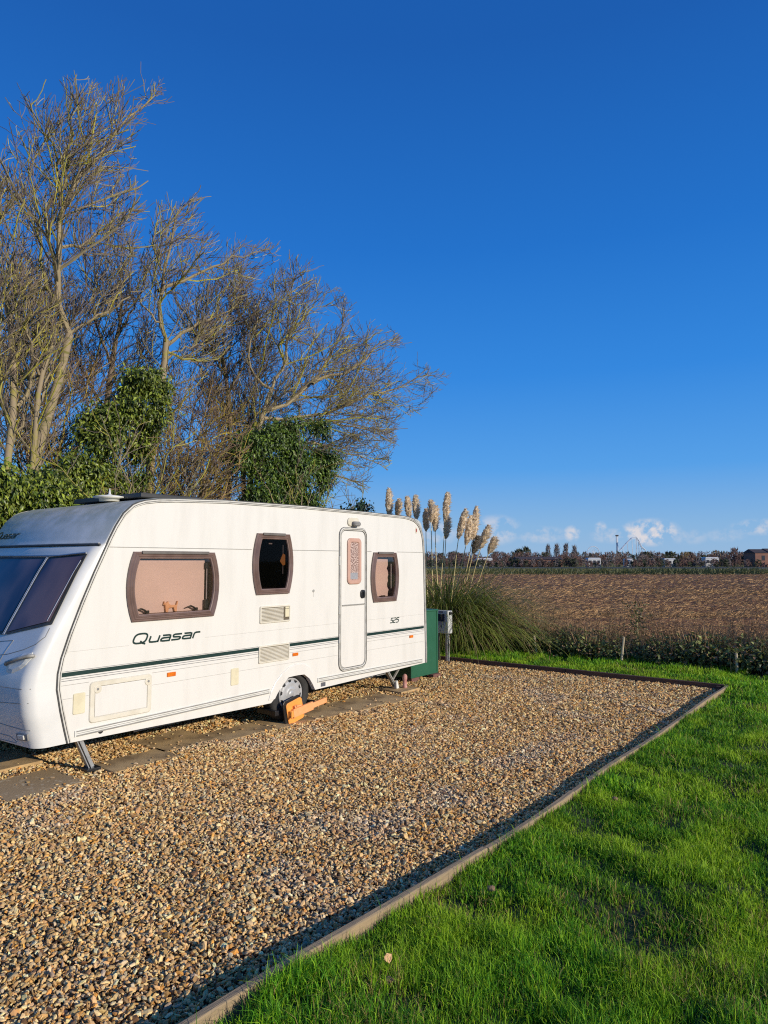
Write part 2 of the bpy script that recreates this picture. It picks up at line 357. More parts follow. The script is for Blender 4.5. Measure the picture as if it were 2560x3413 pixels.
def body():
    import bmesh
    bm = bmesh.new()
    # side wall with window holes (door side)
    edges = []
    def ring(pts, n):
        vs = [bm.verts.new((s, n, z)) for s, z in pts]
        return [bm.edges.new((vs[i], vs[(i+1) % len(vs)])) for i in range(len(vs))], vs
    e, _ = ring(side_poly, 0.0); edges += e
    for (s0, s1, z0, z1, b) in WINS:
        e, _ = ring(barrel(s0, s1, z0, z1, b, .06), 0.0); edges += e
    bmesh.ops.triangle_fill(bm, use_beauty=True, use_dissolve=False, edges=edges, normal=(0, 1, 0))
    # far side wall
    e, _ = ring(side_poly, -WID); bmesh.ops.triangle_fill(bm, use_beauty=True, edges=e, normal=(0, -1, 0))
    for f in bm.faces: f.material_index = 0
    # skin around rear, roof and front
    pr = []
    for i in range(len(PROFILE)-1):
        a, b = PROFILE[i], PROFILE[i+1]; k = 3
        for j in range(k): pr.append((a[0]+(b[0]-a[0])*j/k, a[1]+(b[1]-a[1])*j/k))
    pr.append(PROFILE[-1])
    ws = [0, .0001, .004, .010, .02, .032, .046, .06, .078, .095, .11, .16, .25, .38, .55, .75, .95, 1.16]
    ws = ws + [WID-w for w in ws[::-1][1:]]
    rows = []
    nf = (len(RE)+len(RF))*3
    for i, (s, z) in enumerate(pr):
        row = []
        a = pr[max(i-1, 0)]; b = pr[min(i+1, len(pr)-1)]; dx, dz = b[0]-a[0], b[1]-a[1]; l = math.hypot(dx, dz); nx, nz = -dz/l, dx/l
        for j, w in enumerate(ws):
            if w == 0 or w == WID: row.append((s, -w, z)); continue
            if i >= nf and z < 2.36:
                row.append((front_s(w, z), -w, z))
            else:
                d = min(w, WID-w); f = 1-(1-min(d/.05, 1))**2
                k = .012
                if z < 2.43 and s < .6:
                    cor = math.exp(-((s-.10)**2+(z-2.30)**2)/.012); k = .03+.075*cor if s < .30 else .03-.018*min(1, (s-.3)/.2)
                    if z < .62: k += .02
                row.append((s+nx*k*f, -w, z+nz*k*f))
        rows.append(row)
    n = len(ws); vv = [[bm.verts.new(p) for p in r] for r in rows]
    for i in range(len(rows)-1):
        for j in range(n-1):
            f = bm.faces.new((vv[i][j], vv[i][j+1], vv[i+1][j+1], vv[i+1][j])); f.material_index = 1; f.smooth = True
    # floor
    f = bm.faces.new([bm.verts.new((s, -n_, z)) for s, n_, z in ((-.02,.37,.358),(5.3,.37,.30),(5.3,WID-.37,.30),(-.02,WID-.37,.358))]); f.material_index = 2
    bmesh.ops.recalc_face_normals(bm, faces=bm.faces)
    me = bpy.data.meshes.new('body'); bm.to_mesh(me); bm.free(); finish(me, [M['paint'], M['shell'], M['inside']])
    o = bpy.data.objects.new('body', me); COL.objects.link(o); o.parent = car.o
    return o
body()

# edge trim rails (both sides)
def ribbon(mb, path, n0, n1, off0, off1):
    k = len(path); L0 = []
    for i, (s, z) in enumerate(path):
        a = path[max(i-1, 0)]; b = path[min(i+1, k-1)]; dx, dz = b[0]-a[0], b[1]-a[1]; l = math.hypot(dx, dz) or 1; nx, nz = -dz/l, dx/l
        L0.append([(s+nx*o, n, z+nz*o) for o, n in ((off0, n0), (off1, n0), (off1, n1), (off0, n1))])
    mb.loft(L0, True, True)
for side in (0, 1):
    f = (lambda n: n) if side == 0 else (lambda n: -WID-n)
    mb = MB(); ribbon(mb, PROFILE, f(-.004), f(.013), -.030, -.003); car.part('edge_trim', mb, M['trim'])
    mb = MB(); ribbon(mb, PROFILE, f(-.002), f(.009), -.002, .006); ribbon(mb, PROFILE, f(.0131), f(.0155), -.020, -.015); ribbon(mb, PROFILE, f(-.001), f(.003), -.034, -.031)
    car.part('trim_seal', mb, M['grey_line'] if side else M['dark_seal'])

# panel seams and stripes
def hstrip(mb, z0, z1, segs, n=.0015):
    for a, b in segs: mb.box((a, -.001, z0), (b, n, z1))
SEG = [(.03, 1.318), (1.857, 5.26)]
SEGV = [(.03, 1.318), (1.857, 2.688), (3.143, 5.28)]
def clip(z): return np.interp(z, [p[1] for p in FR][::-1], [p[0] for p in FR][::-1])-.034
for sg in [(.03, 1.318), (1.857, 2.688), (3.143, clip(.86))]:
    mb = MB(); hstrip(mb, .843, .878, [sg]); car.part('stripe', mb, M['stripe'])
    for z0, z1 in ((.884, .8875), (.826, .830), (.807, .811)):
        mb = MB(); hstrip(mb, z0, z1, [sg], .0013); car.part('pinstripe', mb, M['thin_stripe'])
mb = MB()
def seam(z0, z1, segs, n):
    for sg in segs:
        mb = MB(); hstrip(mb, z0, z1, [sg], n); car.part('panel_seam', mb, M['grey_line'])
seam(1.9212, 1.9272, [(.045, .66), (1.22, 1.318), (1.857, 2.645), (3.255, clip(1.925))], .0025)
seam(.7715, .7745, [(.03, 1.318), (1.857, 2.688), (3.143, 4.43), (5.04, clip(.77))], .0012)
seam(.6605, .6625, [(.03, 1.318), (1.857, 3.41), (3.515, 4.43), (5.04, 5.075), (5.18, clip(.66))], .0012)
seam(1.0445, 1.0458, [(.03, 1.318), (1.857, 3.84), (4.67, clip(1.04))], .0010)

# lettering
def stroke2(mb, pts, w, tx, y0, y1):
    pts = [Vector((a, b)) for a, b in pts]; L0 = []
    closed = (pts[0]-pts[-1]).length < 1e-6; k = len(pts)
    for i, p in enumerate(pts):
        if closed: a = pts[i-1 if i > 0 else k-2]; b = pts[i+1 if i < k-1 else 1]
        else: a = pts[max(i-1, 0)]; b = pts[min(i+1, k-1)]
        d1 = (p-a).normalized() if (p-a).length > 1e-6 else (b-p).normalized(); d2 = (b-p).normalized() if (b-p).length > 1e-6 else d1
        n1 = Vector((-d1.y, d1.x)); n2 = Vector((-d2.y, d2.x)); m = (n1+n2); m = m.normalized() if m.length > 1e-6 else n1
        s = min(1/max(m.dot(n1), .5), 1.6)*w/2
        q0, q1 = p+m*s, p-m*s
        L0.append([tx(q0.x, q0.y, y0), tx(q1.x, q1.y, y0), tx(q1.x, q1.y, y1), tx(q0.x, q0.y, y1)])
    mb.loft(L0, not closed, not closed)
def arc(cx, cy, rx, ry, a0, a1, n=10): return [(cx+rx*math.cos(R(a0+(a1-a0)*i/n)), cy+ry*math.sin(R(a0+(a1-a0)*i/n))) for i in range(n+1)]
GL = {
 'Q': (1.18, [[(0.52+.46*math.copysign(abs(math.cos(t))**.7, math.cos(t)), .5+.44*math.copysign(abs(math.sin(t))**.7, math.sin(t))) for t in [2*math.pi*i/28 for i in range(28)]+[0]], [(.58, .26), (.78, .06), (1.02, -.04)]]),
 'u': (.86, [[(.06, .62), (.06, .22), (.12, .09), (.28, .06), (.60, .06), (.72, .10)], [(.72, .62), (.72, 0)]]),
 'a': (.86, [[(.10, .58), (.58, .58), (.69, .53), (.72, .42), (.72, .05), (.24, .05), (.09, .09), (.06, .2), (.12, .31), (.25, .34), (.70, .34)]]),
 's': (.80, [[(.70, .58), (.20, .58), (.09, .54), (.07, .44), (.12, .35), (.22, .33), (.52, .31), (.64, .28), (.68, .18), (.63, .09), (.52, .06), (.02, .06)]]),
 'r': (.62, [[(.06, 0), (.06, .42), (.10, .54), (.22, .58), (.52, .58)]]),
 '5': (.82, [[(.70, .94), (.14, .94), (.10, .56), (.50, .56), (.64, .50), (.67, .36), (.65, .16), (.56, .07), (.44, .06), (.02, .06)]]),
 '2': (.82, [[(.10, .94), (.54, .94), (.66, .90), (.68, .78), (.66, .62), (.58, .55), (.18, .50), (.07, .42), (.05, .06), (.66, .06)]]),
}
def word(mb, text, width, height, tx, y0, y1, sw, shear):
    tot = sum(GL[c][0] for c in text); x = 0; k = (width-shear*height)/tot
    for c in text:
        adv, st = GL[c]
        for poly in st:
            stroke2(mb, [((x+a)*k + b*height*shear, b*height) for a, b in poly], sw, tx, y0, y1)
        x += adv
mb = MB(); word(mb, 'Quasar', .785, .096, lambda x, z, y: (4.655-x, y, 1.050+z), .0005, .003, .0165, .42); car.part('lettering', mb, M['stripe'])
mb = MB(); word(mb, '525', .222, .068, lambda x, z, y: (.828-x, y, .971+z), .0005, .003, .0120, .40); car.part('model_number', mb, M['stripe'])
TXT0 = 2.20
mb = MB()
word(mb, 'Quasar', .74, .085, lambda x, z, y: on_front(TXT0-x, 2.028+z*.9, y), .002, .005, .013, .42); car.part('lettering', mb, M['stripe'])

# side windows
def window(i):
    s0, s1, z0, z1, b = WINS[i]
    mb = MB()
    prof = [(0,0),(0,.018),(.010,.027),(.017,.020),(.026,.031),(.033,.024),(.041,.033),(.047,.024),(.053,.030),(.060,.028),(.064,.012),(.064,-.02),(.061,-.02),(.061,-.004)]
    mb.loft([[(s, h, z) for s, z in barrel(s0, s1, z0, z1, b*(1-k*3), k)] for k, h in prof])
    fr = car.part('window', mb, M['bronze'])
    mb = MB(); ins = .088
    mb.box((s0+.085, .018, z1-.020), (s1-.075, .041, z1+.008)); car.part('top_rail', mb, M['bronze_rail'], fr, bevel=.004)
    mb = MB(); bp_ = barrel(s0, s1, z0, z1, b*.8, .0625); mb.add([(s, .015, z) for s, z in bp_[::-1]], [tuple(range(len(bp_)))]); car.part('pane', mb, M['dark_glass' if i == 1 else 'bronze_glass'], fr, fix=False)
    # recess
    dep = (-.11, -.6, -.14)[i]
    mb = MB(); o = barrel(s0, s1, z0, z1, b*.8, .062)
    mb.loft([[(s, -.004, z) for s, z in o], [(s, dep, z) for s, z in o]], False, True)
    car.part('recess', mb, M['inside' if i != 0 else 'inside_wood'], fr)
    mb = MB()
    if i == 0:
        mb.prism([(s0+.085, z0+.066), (s1-.02, z0+.066), (s1-.02, z1-.078), (s0+.085, z1-.078)], -.040, -.036)
        car.part('blind', mb, M['blind'], fr)
        mb = MB(); mb.tube([(s0+.074, -.012, z1-.15), (s0+.074, -.012, z0+.17)], .006, 6); car.part('stay', mb, M['steel'], fr)
        for cs in (s0+.22, s0+.76):
            mb = MB()
            mb.tube([(cs+.10, .003, z0+.100), (cs+.05, .004, z0+.114), (cs+.01, .004, z0+.096), (cs-.01, .003, z0+.08)], [.006,.010,.010,.008], 6)
            mb.box((cs-.035, -.012, z0+.068), (cs+.005, .006, z0+.095)); car.part('latch', mb, M['black'], fr, bevel=.003)
        mb = MB(); mb.box((s0+.064, -.02, z0+.075), (s0+.100, .006, z0+.17)); car.part('stay_bracket', mb, M['black'], fr, bevel=.006); mb = MB(); mb.box((s0+.066, -.02, z1-.16), (s0+.092, .004, z1-.10)); car.part('stay_bracket', mb, M['black'], fr, bevel=.006)
    elif i == 2:
        pts = [(s1-.03, z0+.07)] + [(s0+.128+.012*math.sin(k*2.3)+.01*math.sin(k*5.1), z0+.07+(z1-z0-.16)*k/12) for k in range(13)] + [(s1-.03, z1-.085)]
        mb.prism(pts, -.040, -.036); car.part('blind', mb, M['blind'], fr)
        mb = MB(); mb.tube([(s0+.085, -.012, z1-.15), (s0+.085, -.012, z0+.17)], .006, 6); car.part('stay', mb, M['steel'], fr)
        mb = MB(); mb.box((s0+.23, -.012, z0+.066), (s0+.31, .006, z0+.084)); car.part('latch', mb, M['black'], fr, bevel=.003)
    else:
        mb = MB(); mb.tube([(s0+.080, -.012, z1-.12), (s0+.080, -.012, z0+.22)], .006, 6); car.part('stay', mb, M['steel'], fr)
        mb = MB(); mb.loft([[(2.845, .002, 1.80), (2.80, .002, 1.885), (2.765, .002, 1.87), (2.765, .002, 1.76), (2.80, .002, 1.75)], [(2.845, .004, 1.80), (2.80, .004, 1.885), (2.765, .004, 1.87), (2.765, .004, 1.76), (2.80, .004, 1.75)]], True, True)
        tag(car.part('note', mb, M['note'], fr), 'orange note taped inside the dark window')
        mb = MB(); mb.box((2.965, .0035, 1.985), (3.015, .005, 1.998)); car.part('sticker', mb, M['white_plastic'], fr)
for i in range(3): window(i)

# toy figure in the big window
mb = MB(); cx, cz = 4.165, 1.320
fig = [(0,0),(.022,0),(.028,.035),(.075,.04),(.085,0),(.105,0),(.108,.05),(.118,.095),(.112,.10),(.10,.062),(.05,.064),(.03,.075),(.022,.10),(.012,.088),(-.004,.088),(-.016,.102),(-.018,.075),(-.006,.06),(-.004,.03)]
mb.prism([(cx+.125-x*1.15, cz+z*1.0) for x, z in fig], -.032, -.010)
mb.tube([(cx+.128, -.021, cz+.072), (cx+.150, -.021, cz+.07)], [.012, .007], 6)
single('cat_figurine', mb, M['wood_toy'], 'small pale wooden cat figure standing inside the long caravan window', 'figurine', (cx, -.02, cz), bevel=.003)

# door
mb = MB(); D = (1.322, 1.853, .456, 2.216)
mb.loft([[(s, h, z) for s, z in rrect(*D, .10, k)] for k, h in ((0,-.002),(0,.010),(.006,.016),(.014,.017),(.018,.012),(.030,.012),(.034,-.001))])
dr = car.part('door', mb, M['trim'])
mb = MB()
for k0, k1, h in ((.0135, .0185, .0176), (.031, .0395, .0035), (-.006, .0, .004)):
    mb.loft([[(s, hh, z) for s, z in rrect(*D, .10, k)] for k, hh in ((k0, -.001), (k0, h), (k1, h), (k1, -.001))])
car.part('door_seal', mb, M['dark_seal'], dr)
mb = MB(); mb.loft([[(s, h, z) for s, z in rrect(*D, .10, k)] for k, h in ((.040, -.002), (.040, .004), (.043, .006))], False, True); car.part('door_leaf', mb, M['paint'], dr)
mb = MB(); mb.box((1.372, .0055, 1.250), (1.803, .012, 1.262)); mb.box((1.372, .0055, 1.243), (1.803, .0075, 1.247)); car.part('mid_rail', mb, M['grey_line'], dr)
mb = MB(); mb.loft([[(s, h, z) for s, z in rrect(1.447, 1.712, 1.512, 2.088, .06, k)] for k, h in ((0,.005),(0,.020),(.010,.026),(.045,.026),(.055,.014))]); dw = car.part('door_window', mb, M['pink_frame'], dr)
mb = MB(); mb.prism(rrect(1.447, 1.712, 1.512, 2.088, .02, .052), .008, .014); car.part('pane', mb, M['lattice'], dw)
mb = MB(); mb.box((1.515, .0135, 1.575), (1.655, .0155, 1.655)); car.part('sticker', mb, M['label_grey'], dw)
mb = MB(); mb.loft([[(s, h, z) for s, z in rrect(1.364, 1.456, 1.328, 1.436, .04, k)] for k, h in ((0,.005),(0,.018),(.006,.024))], False, True)
mb.bar((1.41, .032, 1.350), (1.41, .034, 1.410), .022, .012, up=(0,1,0)); car.part('handle', mb, M['black'], dr, bevel=.002)
for z in (.80, 1.15, 1.75):
    mb = MB(); mb.box((1.848, .004, z), (1.860, .022, z+.11)); car.part('hinge', mb, M['white_plastic'], dr, bevel=.003)
# step/awning light
mb = MB(); mb.loft([[(s, h, z) for s, z in rrect(1.485, 1.705, 2.238, 2.345, .052, k)] for k, h in ((0,-.001),(0,.014),(.008,.02))], False, True); pl = car.part('awning_light', mb, M['vent'])
mb = MB(); mb.loft([[(s, h, z) for s, z in rrect(1.500, 1.640, 2.236, 2.298, .03, k)] for k, h in ((0,.012),(0,.05),(.012,.066))], False, True); car.part('lens', mb, M['chassis'], pl)

# vents
def vent(s0, s1, z0, z1, extra):
    mb = MB(); mb.loft([[(s, h, z) for s, z in rrect(s0, s1, z0, z1, .014, k)] for k, h in ((0,-.001),(0,.010),(.004,.014),(.016,.014),(.018,.006))]); v = car.part('vent', mb, M['vent'])
    mb = MB(); e = .085 if extra else 0
    mb.box((s0+.016, -.0005, z0+.016), (s1-.016, .0045, z1-.016)); car.part('backing', mb, M['vent_dark'], v)
    mb = MB(); k = 10
    for i in range(k):
        z = z0+.020+(z1-z0-.04)*i/k; h = (z1-z0-.04)/k
        mb.loft([[(s, y, zz) for s, y, zz in ((a, .0046, z+h*.62), (a, .0046, z+h*.10), (a, .013, z), (a, .014, z+h*.10), (a, .006, z+h*.62))] for a in (s0+.018+e, s1-.018)], True, True)
    car.part('louvre', mb, M['vent'], v)
    if extra:
        mb = MB(); mb.box((s0+.018, .0046, z0+.05), (s0+.078, .013, z1-.045)); mb.box((s0+.02, .0046, z1-.042), (s0+.076, .012, z1-.02)); car.part('cover_plate', mb, M['cream'], v, bevel=.003)
vent(2.684, 3.132, 1.128, 1.312, True)
vent(2.690, 3.142, .705, .890, False)

# hatch, plates, reflectors, lock, badge
mb = MB(); mb.loft([[(s, h, z) for s, z in rrect(4.437, 5.033, .425, .772, .035, k)] for k, h in ((0,-.001),(0,.006),(.006,.012),(.042,.012),(.046,.006))]); hb = car.part('service_hatch', mb, M['vent'])
mb = MB(); mb.loft([[(s, h, z) for s, z in rrect(4.437, 5.033, .425, .772, .02, k)] for k, h in ((.048,-.0005),(.048,.008),(.052,.0095))], False, True); car.part('hatch_panel', mb, M['paint'], hb)
for s, z in ((4.965, .705), (4.475, .705)):
    mb = MB(); mb.lathe((s, .010, z), [(0, .036), (.004, .035), (.006, .03)], 'y', 20); k = car.part('lock', mb, M['vent'], hb)
    mb = MB(); mb.lathe((s, .0155, z), [(0, .012), (.003, .010)], 'y', 12); car.part('keyhole', mb, M['chassis'], k)
for a, b, c, d in ((5.072, 5.176, .523, .695), (3.412, 3.512, .528, .698)):
    mb = MB(); mb.loft([[(s, h, z) for s, z in rrect(a, b, c, d, .012, k)] for k, h in ((0,-.001),(0,.006),(.003,.008))], False, True); car.part('cover_plate', mb, M['cream'])
for a, b, c, d in ((4.178, 4.272, .715, .755), (2.548, 2.635, .730, .765), (.300, .386, .737, .772)):
    mb = MB(); mb.loft([[(s, h, z) for s, z in rrect(a, b, c, d, .006, k)] for k, h in ((0,-.001),(0,.008),(.003,.011))], False, True); car.part('reflector', mb, M['amber'])
mb = MB(); mb.lathe((2.302, 0, 1.452), [(-.001, .016), (.006, .016), (.010, .012)], 'y', 16); mb.box((2.300, -.0005, 1.38), (2.303, .0012, 1.44)); car.part('filler_cap', mb, M['steel_dull'])
mb = MB(); mb.lathe((.212, 0, 2.234), [(-.001, .034), (.003, .034), (.004, .03)], 'y', 20)
for v in range(len(mb.v)):
    x, y, z = mb.v[v]; mb.v[v] = (.212+(x-.212)*.8, y, 2.234+(z-2.234)*1.35)
bd = car.part('badge', mb, M['vent'])
mb = MB(); mb.lathe((.212, .0045, 2.234), [(-.001, .020), (.001, .019)], 'y', 16)
for v in range(len(mb.v)):
    x, y, z = mb.v[v]; mb.v[v] = (.212+(x-.212)*.7, y, 2.234+(z-2.234)*1.4)
car.part('emblem', mb, M['red_badge'], bd)
mb = MB(); mb.box((2.085, -.0005, .325), (2.165, .0015, .372)); car.part('sticker', mb, M['thin_stripe'])
mb = MB(); mb.lathe((4.921, -.03, .344), [(0, .024), (.032, .024)], 'y', 18); car.part('jack_hole', mb, M['black'])

# lower awning rail
def rail(a, za, b, zb):
    mb = MB(); h = .026; mb.prism([(a, za-h), (b, zb-h), (b, zb+h), (a, za+h)], -.001, .010); r = car.part('awning_rail', mb, M['white_plastic'], bevel=.003)
    mb = MB()
    for o, w in ((.018, .005), (-.018, .006), (0.0, .002)): mb.prism([(a+.012, za+o-w), (b-.012, zb+o-w), (b-.012, zb+o+w), (a+.012, za+o+w)], .009, .0115)
    car.part('rail_line', mb, M['grey_line'], r)
rail(2.974, .396, 5.155, .362); rail(.072, .396, 2.226, .408)

# wheel arch
mb = MB()
outer = [(2.99,.300),(2.958,.388),(2.9,.477),(2.803,.558),(2.695,.616),(2.569,.641),(2.46,.628),(2.372,.589),(2.30,.500),(2.235,.308)]
inner = [(2.905,.300),(2.870,.350),(2.831,.391),(2.77,.454),(2.701,.506),(2.58,.512),(2.453,.507),(2.37,.451),(2.315,.380),(2.272,.308)]
mb.loft([[(o[0], -.001, o[1]), (o[0], .008, o[1]), ((o[0]*.93+i[0]*.07), .011, (o[1]*.93+i[1]*.07)), (i[0], .012, i[1]), (i[0], -.05, i[1])] for o, i in zip(outer, inner)], False, False, closed=False)
car.part('wheel_arch', mb, M['paint'])
mb = MB(); loops = [[(s, y, z) for s, z in [(2.94,.26)]+inner+[(2.24,.26)]] for y in (-.045, -.36)]
mb.loft(loops, False, False, closed=False); mb.add([p for p in loops[1]], [tuple(range(len(loops[1])))]); car.part('arch_liner', mb, M['inside'])

# wheels
def wheel(y, far=False):
    c = (2.60, y, .300); sg = -1 if far else 1
    mb = MB(); mb.lathe(c, [(-.085, .20), (-.085, .24), (-.08, .285), (-.06, .300), (-.03, .305), (.03, .305), (.06, .300), (.082, .282), (.088, .25), (.084, .205), (.07, .19), (-.06, .19)], 'y', 48); mb.sm = [True]*len(mb.sm)
    t = MB(); 
    w = car.part('wheel', mb, M['rubber'])
    mb = MB(); mb.lathe(c, [(sg*a, r) for a, r in ((.02, .176), (.074, .180), (.082, .175), (.080, .169), (.076, .160), (.082, .14), (.088, .105), (.086, .078), (.090, .070), (.092, .045), (.090, .040), (.094, .034), (.096, .01))], 'y', 48); mb.sm = [True]*len(mb.sm)
    hc = car.part('hubcap', mb, M['hubcap'], w)
    for k in range(10):
        mb = MB(); a = 2*math.pi*(k+.3)/10; e = .155
        pts = []
        for rr, da in ((.163, -e), (.163, e), (.140, e*.75), (.121, 0), (.140, -e*.75)):
            pts.append((c[0]+rr*math.cos(a+da), c[2]+rr*math.sin(a+da), rr))
        mb.loft([[(x, y+sg*(.079 if h == 0 else (.080+.0045*(.163-r)/.044 if True else 0)), z) for x, z, r in pts] for h in (0, 1)], True, True)
        car.part('hubcap_slot', mb, M['black'], hc)
wheel(-.135); wheel(-2.065, True)

# underside
mb = MB()
for y in (-.45, -1.75):
    mb = MB(); mb.box((.25, y-.03, .20), (5.1, y+.03, .31)); car.part('chassis_rail', mb, M['chassis'])
mb = MB(); mb.tube([(2.6, -.3, .30), (2.6, -1.9, .30)], .04, 10)
car.part('axle', mb, M['chassis'])
mb = MB(); mb.box((3.25, -.30, .195), (4.42, -.28, .275)); car.part('floor_beam', mb, M['steel_dull'])
def leg(name, p, q, brace=None):
    mb = MB(); p = Vector(p); q = Vector(q); mb.bar(p, q, .010, .055, up=(0, 1, 0))
    d = (q-p).normalized(); mb.bar(p+Vector((-.022, .0, 0)), q+Vector((-.022, 0, 0)), .030, .006, up=(0,1,0)); mb.bar(p+Vector((.022, .0, 0)), q+Vector((.022, 0, 0)), .008, .05, up=(0,1,0))
    l = car.part('corner_steady', mb, M['steel' if not brace else 'steel_dull'])
    mb = MB(); mb.box((q.x-.07, q.y-.06, .006), (q.x+.06, q.y+.06, .032)); car.part('foot', mb, M['black'], l, bevel=.004)
    if brace:
        mb = MB(); mb.bar(brace[0], brace[1], .022, .022); car.part('brace', mb, M['steel_dull'], l)
leg('f', (5.08, -.10, .31), (4.955, -.09, .03))
leg('f2', (5.08, -2.1, .31), (4.955, -2.1, .03))
leg('r', (.66, -.20, .33), (.40, -.24, .06), ((.46, -.23, .16), (.06, -.36, .33)))

# roof: dark panel and aerial
mb = MB(); mb.box((3.60, -1.72, 2.43), (4.32, -.42, 2.478)); car.part('rooflight', mb, M['roof_panel'], bevel=.008)
mb = MB(); mb.lathe((4.40, -.86, 2.405), [(0, .10), (.030, .10), (.036, .160), (.046, .160), (.060, .09), (.066, .03), (.075, .013), (.135, .004)], 'z', 32); mb.sm = [True]*len(mb.sm); car.part('aerial', mb, M['white_plastic'])

# front windows
def surf_grid(mb, corners, off, n=12, th=None):
    (w0,z0),(w1,z1),(w2,z2),(w3,z3) = corners
    vs = []
    for i in range(n+1):
        for j in range(n+1):
            u, v = i/n, j/n
            w = (w0*(1-u)+w3*u)*(1-v)+(w1*(1-u)+w2*u)*v; z = (z0*(1-u)+z3*u)*(1-v)+(z1*(1-u)+z2*u)*v
            vs.append(on_front(w, z, off))
    mb.add(vs, [(i*(n+1)+j, (i+1)*(n+1)+j, (i+1)*(n+1)+j+1, i*(n+1)+j+1) for i in range(n) for j in range(n)])
def mir(c): return [(WID-w, z) for w, z in c]
def inset(c, a):
    mw = sum(p[0] for p in c)/4; mz = sum(p[1] for p in c)/4
    return [(w+math.copysign(a, mw-w), z+math.copysign(a, mz-z)) for w, z in c]
panes = [[(.066,1.858),(.040,1.276),(.590,1.168),(.600,1.832)], [(.625,1.832),(.625,1.165),(1.695,1.165),(1.695,1.832)]]
panes.append(mir(panes[0]))
for c in panes:
    mb = MB(); surf_grid(mb, c, .010); mb.sm = [True]*len(mb.sm); fw = car.part('front_window', mb, M['dark_seal'], fix=False)
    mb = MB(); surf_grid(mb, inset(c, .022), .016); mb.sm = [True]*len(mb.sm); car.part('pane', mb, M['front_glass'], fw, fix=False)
for wt, wb in ((.612, .607), (1.708, 1.713)):
    for o in (-.009, .009):
        mb = MB(); mb.tube([on_front(wt+(wb-wt)*t+o, 1.838+(1.165-1.838)*t, .018) for t in [k/10 for k in range(11)]], .0045, 6); car.part('mullion', mb, M['steel'])
for w_ in (.088, WID-.088):
    mb = MB(); mb.tube([on_front(w_, 1.80+(1.30-1.80)*t, .014) for t in [k/10 for k in range(11)]], .004, 6); car.part('window_bead', mb, M['steel'])
mb = MB(); mb.tube([on_front(.07+(2.18)*t, 1.862-.024*min(1, min(t, 1-t)*6), .020) for t in [k/24 for k in range(25)]], .009, 6); car.part('window_bar', mb, M['steel'])
mb = MB(); mb.tube([on_front(.022+2.276*t, 1.937, .008) for t in [k/24 for k in range(25)]], .013, 6); fb = car.part('front_rail', mb, M['dark_seal'])
mb = MB(); mb.tube([on_front(.03+2.26*t, 1.941, .018) for t in [k/24 for k in range(25)]], .007, 6); car.part('rail_strip', mb, M['trim'], fb)
# moulded grooves on the nose
def groove(pts, r=.004, off=.0): return [on_front(w, z, off) for w, z in pts]
mb = MB()
for pts in ([(.045,1.25),(.043,1.183),(.09,1.125),(.219,1.075),(.408,1.028),(.6,1.0)], [(.649,1.112),(.436,1.133),(.468,1.058),(.491,.979),(.52,.85)],
            [(.017,.781),(.389,.774),(1.1,.77),(1.93,.774)], [(.028,.669),(.397,.644),(1.1,.64),(1.92,.644)], [(.044,.448),(.24,.452),(.462,.458),(1.0,.46)],
            [(.267,.328),(.341,.363),(.512,.363),(.9,.37)], [(.273,.317),(.547,.310),(1.2,.31)]):
    dense = []
    for a, b in zip(pts[:-1], pts[1:]):
        for k in range(6): dense.append((a[0]+(b[0]-a[0])*k/6, a[1]+(b[1]-a[1])*k/6))
    mb.tube(groove(dense+[pts[-1]]), .0035, 6)
car.part('moulded_line', mb, M['grey_line'])
# grab handles and front marker lamps
for m_ in (0, 1):
    fw_ = (lambda w: w) if m_ == 0 else (lambda w: WID-w)
    mb = MB()
    ring = [(.365,.94),(.33,.892),(.25,.89),(.15,.93),(.10,.965),(.066,1.02),(.085,1.06),(.19,1.045),(.31,1.0)]
    ctr = (.21, .975)
    vs = [on_front(fw_(w), z, .006) for w, z in ring]
    vs2 = [on_front(fw_(ctr[0]+(w-ctr[0])*.7), ctr[1]+(z-ctr[1])*.7, .016) for w, z in ring]
    mb.loft([[on_front(fw_(w), z, -.004) for w, z in ring], vs, vs2], False, True); gh = car.part('grab_handle', mb, M['white_plastic'])
    mb = MB(); mb.tube([on_front(fw_(.368), .946, .012), on_front(fw_(.33), .958, .034), on_front(fw_(.20), .992, .040), on_front(fw_(.085), 1.022, .034), on_front(fw_(.05), 1.034, .012)], .014, 8); mb.sm = [True]*len(mb.sm)
    car.part('grip', mb, M['steel_dull'], gh)
    mb = MB(); q = [(.215,.412),(.066,.421),(.074,.366),(.230,.352)]
    mb.loft([[on_front(fw_(w), z, h) for w, z in q] for h in (-.004, .014)], False, True); ml = car.part('marker_lamp', mb, M['chassis'], bevel=.004)
    mb = MB(); q2 = [(.185,.405),(.10,.410),(.106,.376),(.195,.368)]
    mb.loft([[on_front(fw_(w), z, h) for w, z in q2] for h in (.012, .022)], False, True); car.part('lens', mb, M['white_plastic'], ml, bevel=.003)
# drawbar, mostly out of the picture
mb = MB(); mb.bar((5.2, -.7, .30), (6.6, -1.08, .34), .06, .09); mb.bar((5.2, -1.5, .30), (6.6, -1.12, .34), .06, .09); mb.tube([(6.45, -1.1, .36), (6.75, -1.1, .38)], .045, 10); mb.tube([(6.3, -1.1, .30), (6.3, -1.1, .02)], .03, 8)
car.part('drawbar', mb, M['steel_dull'])

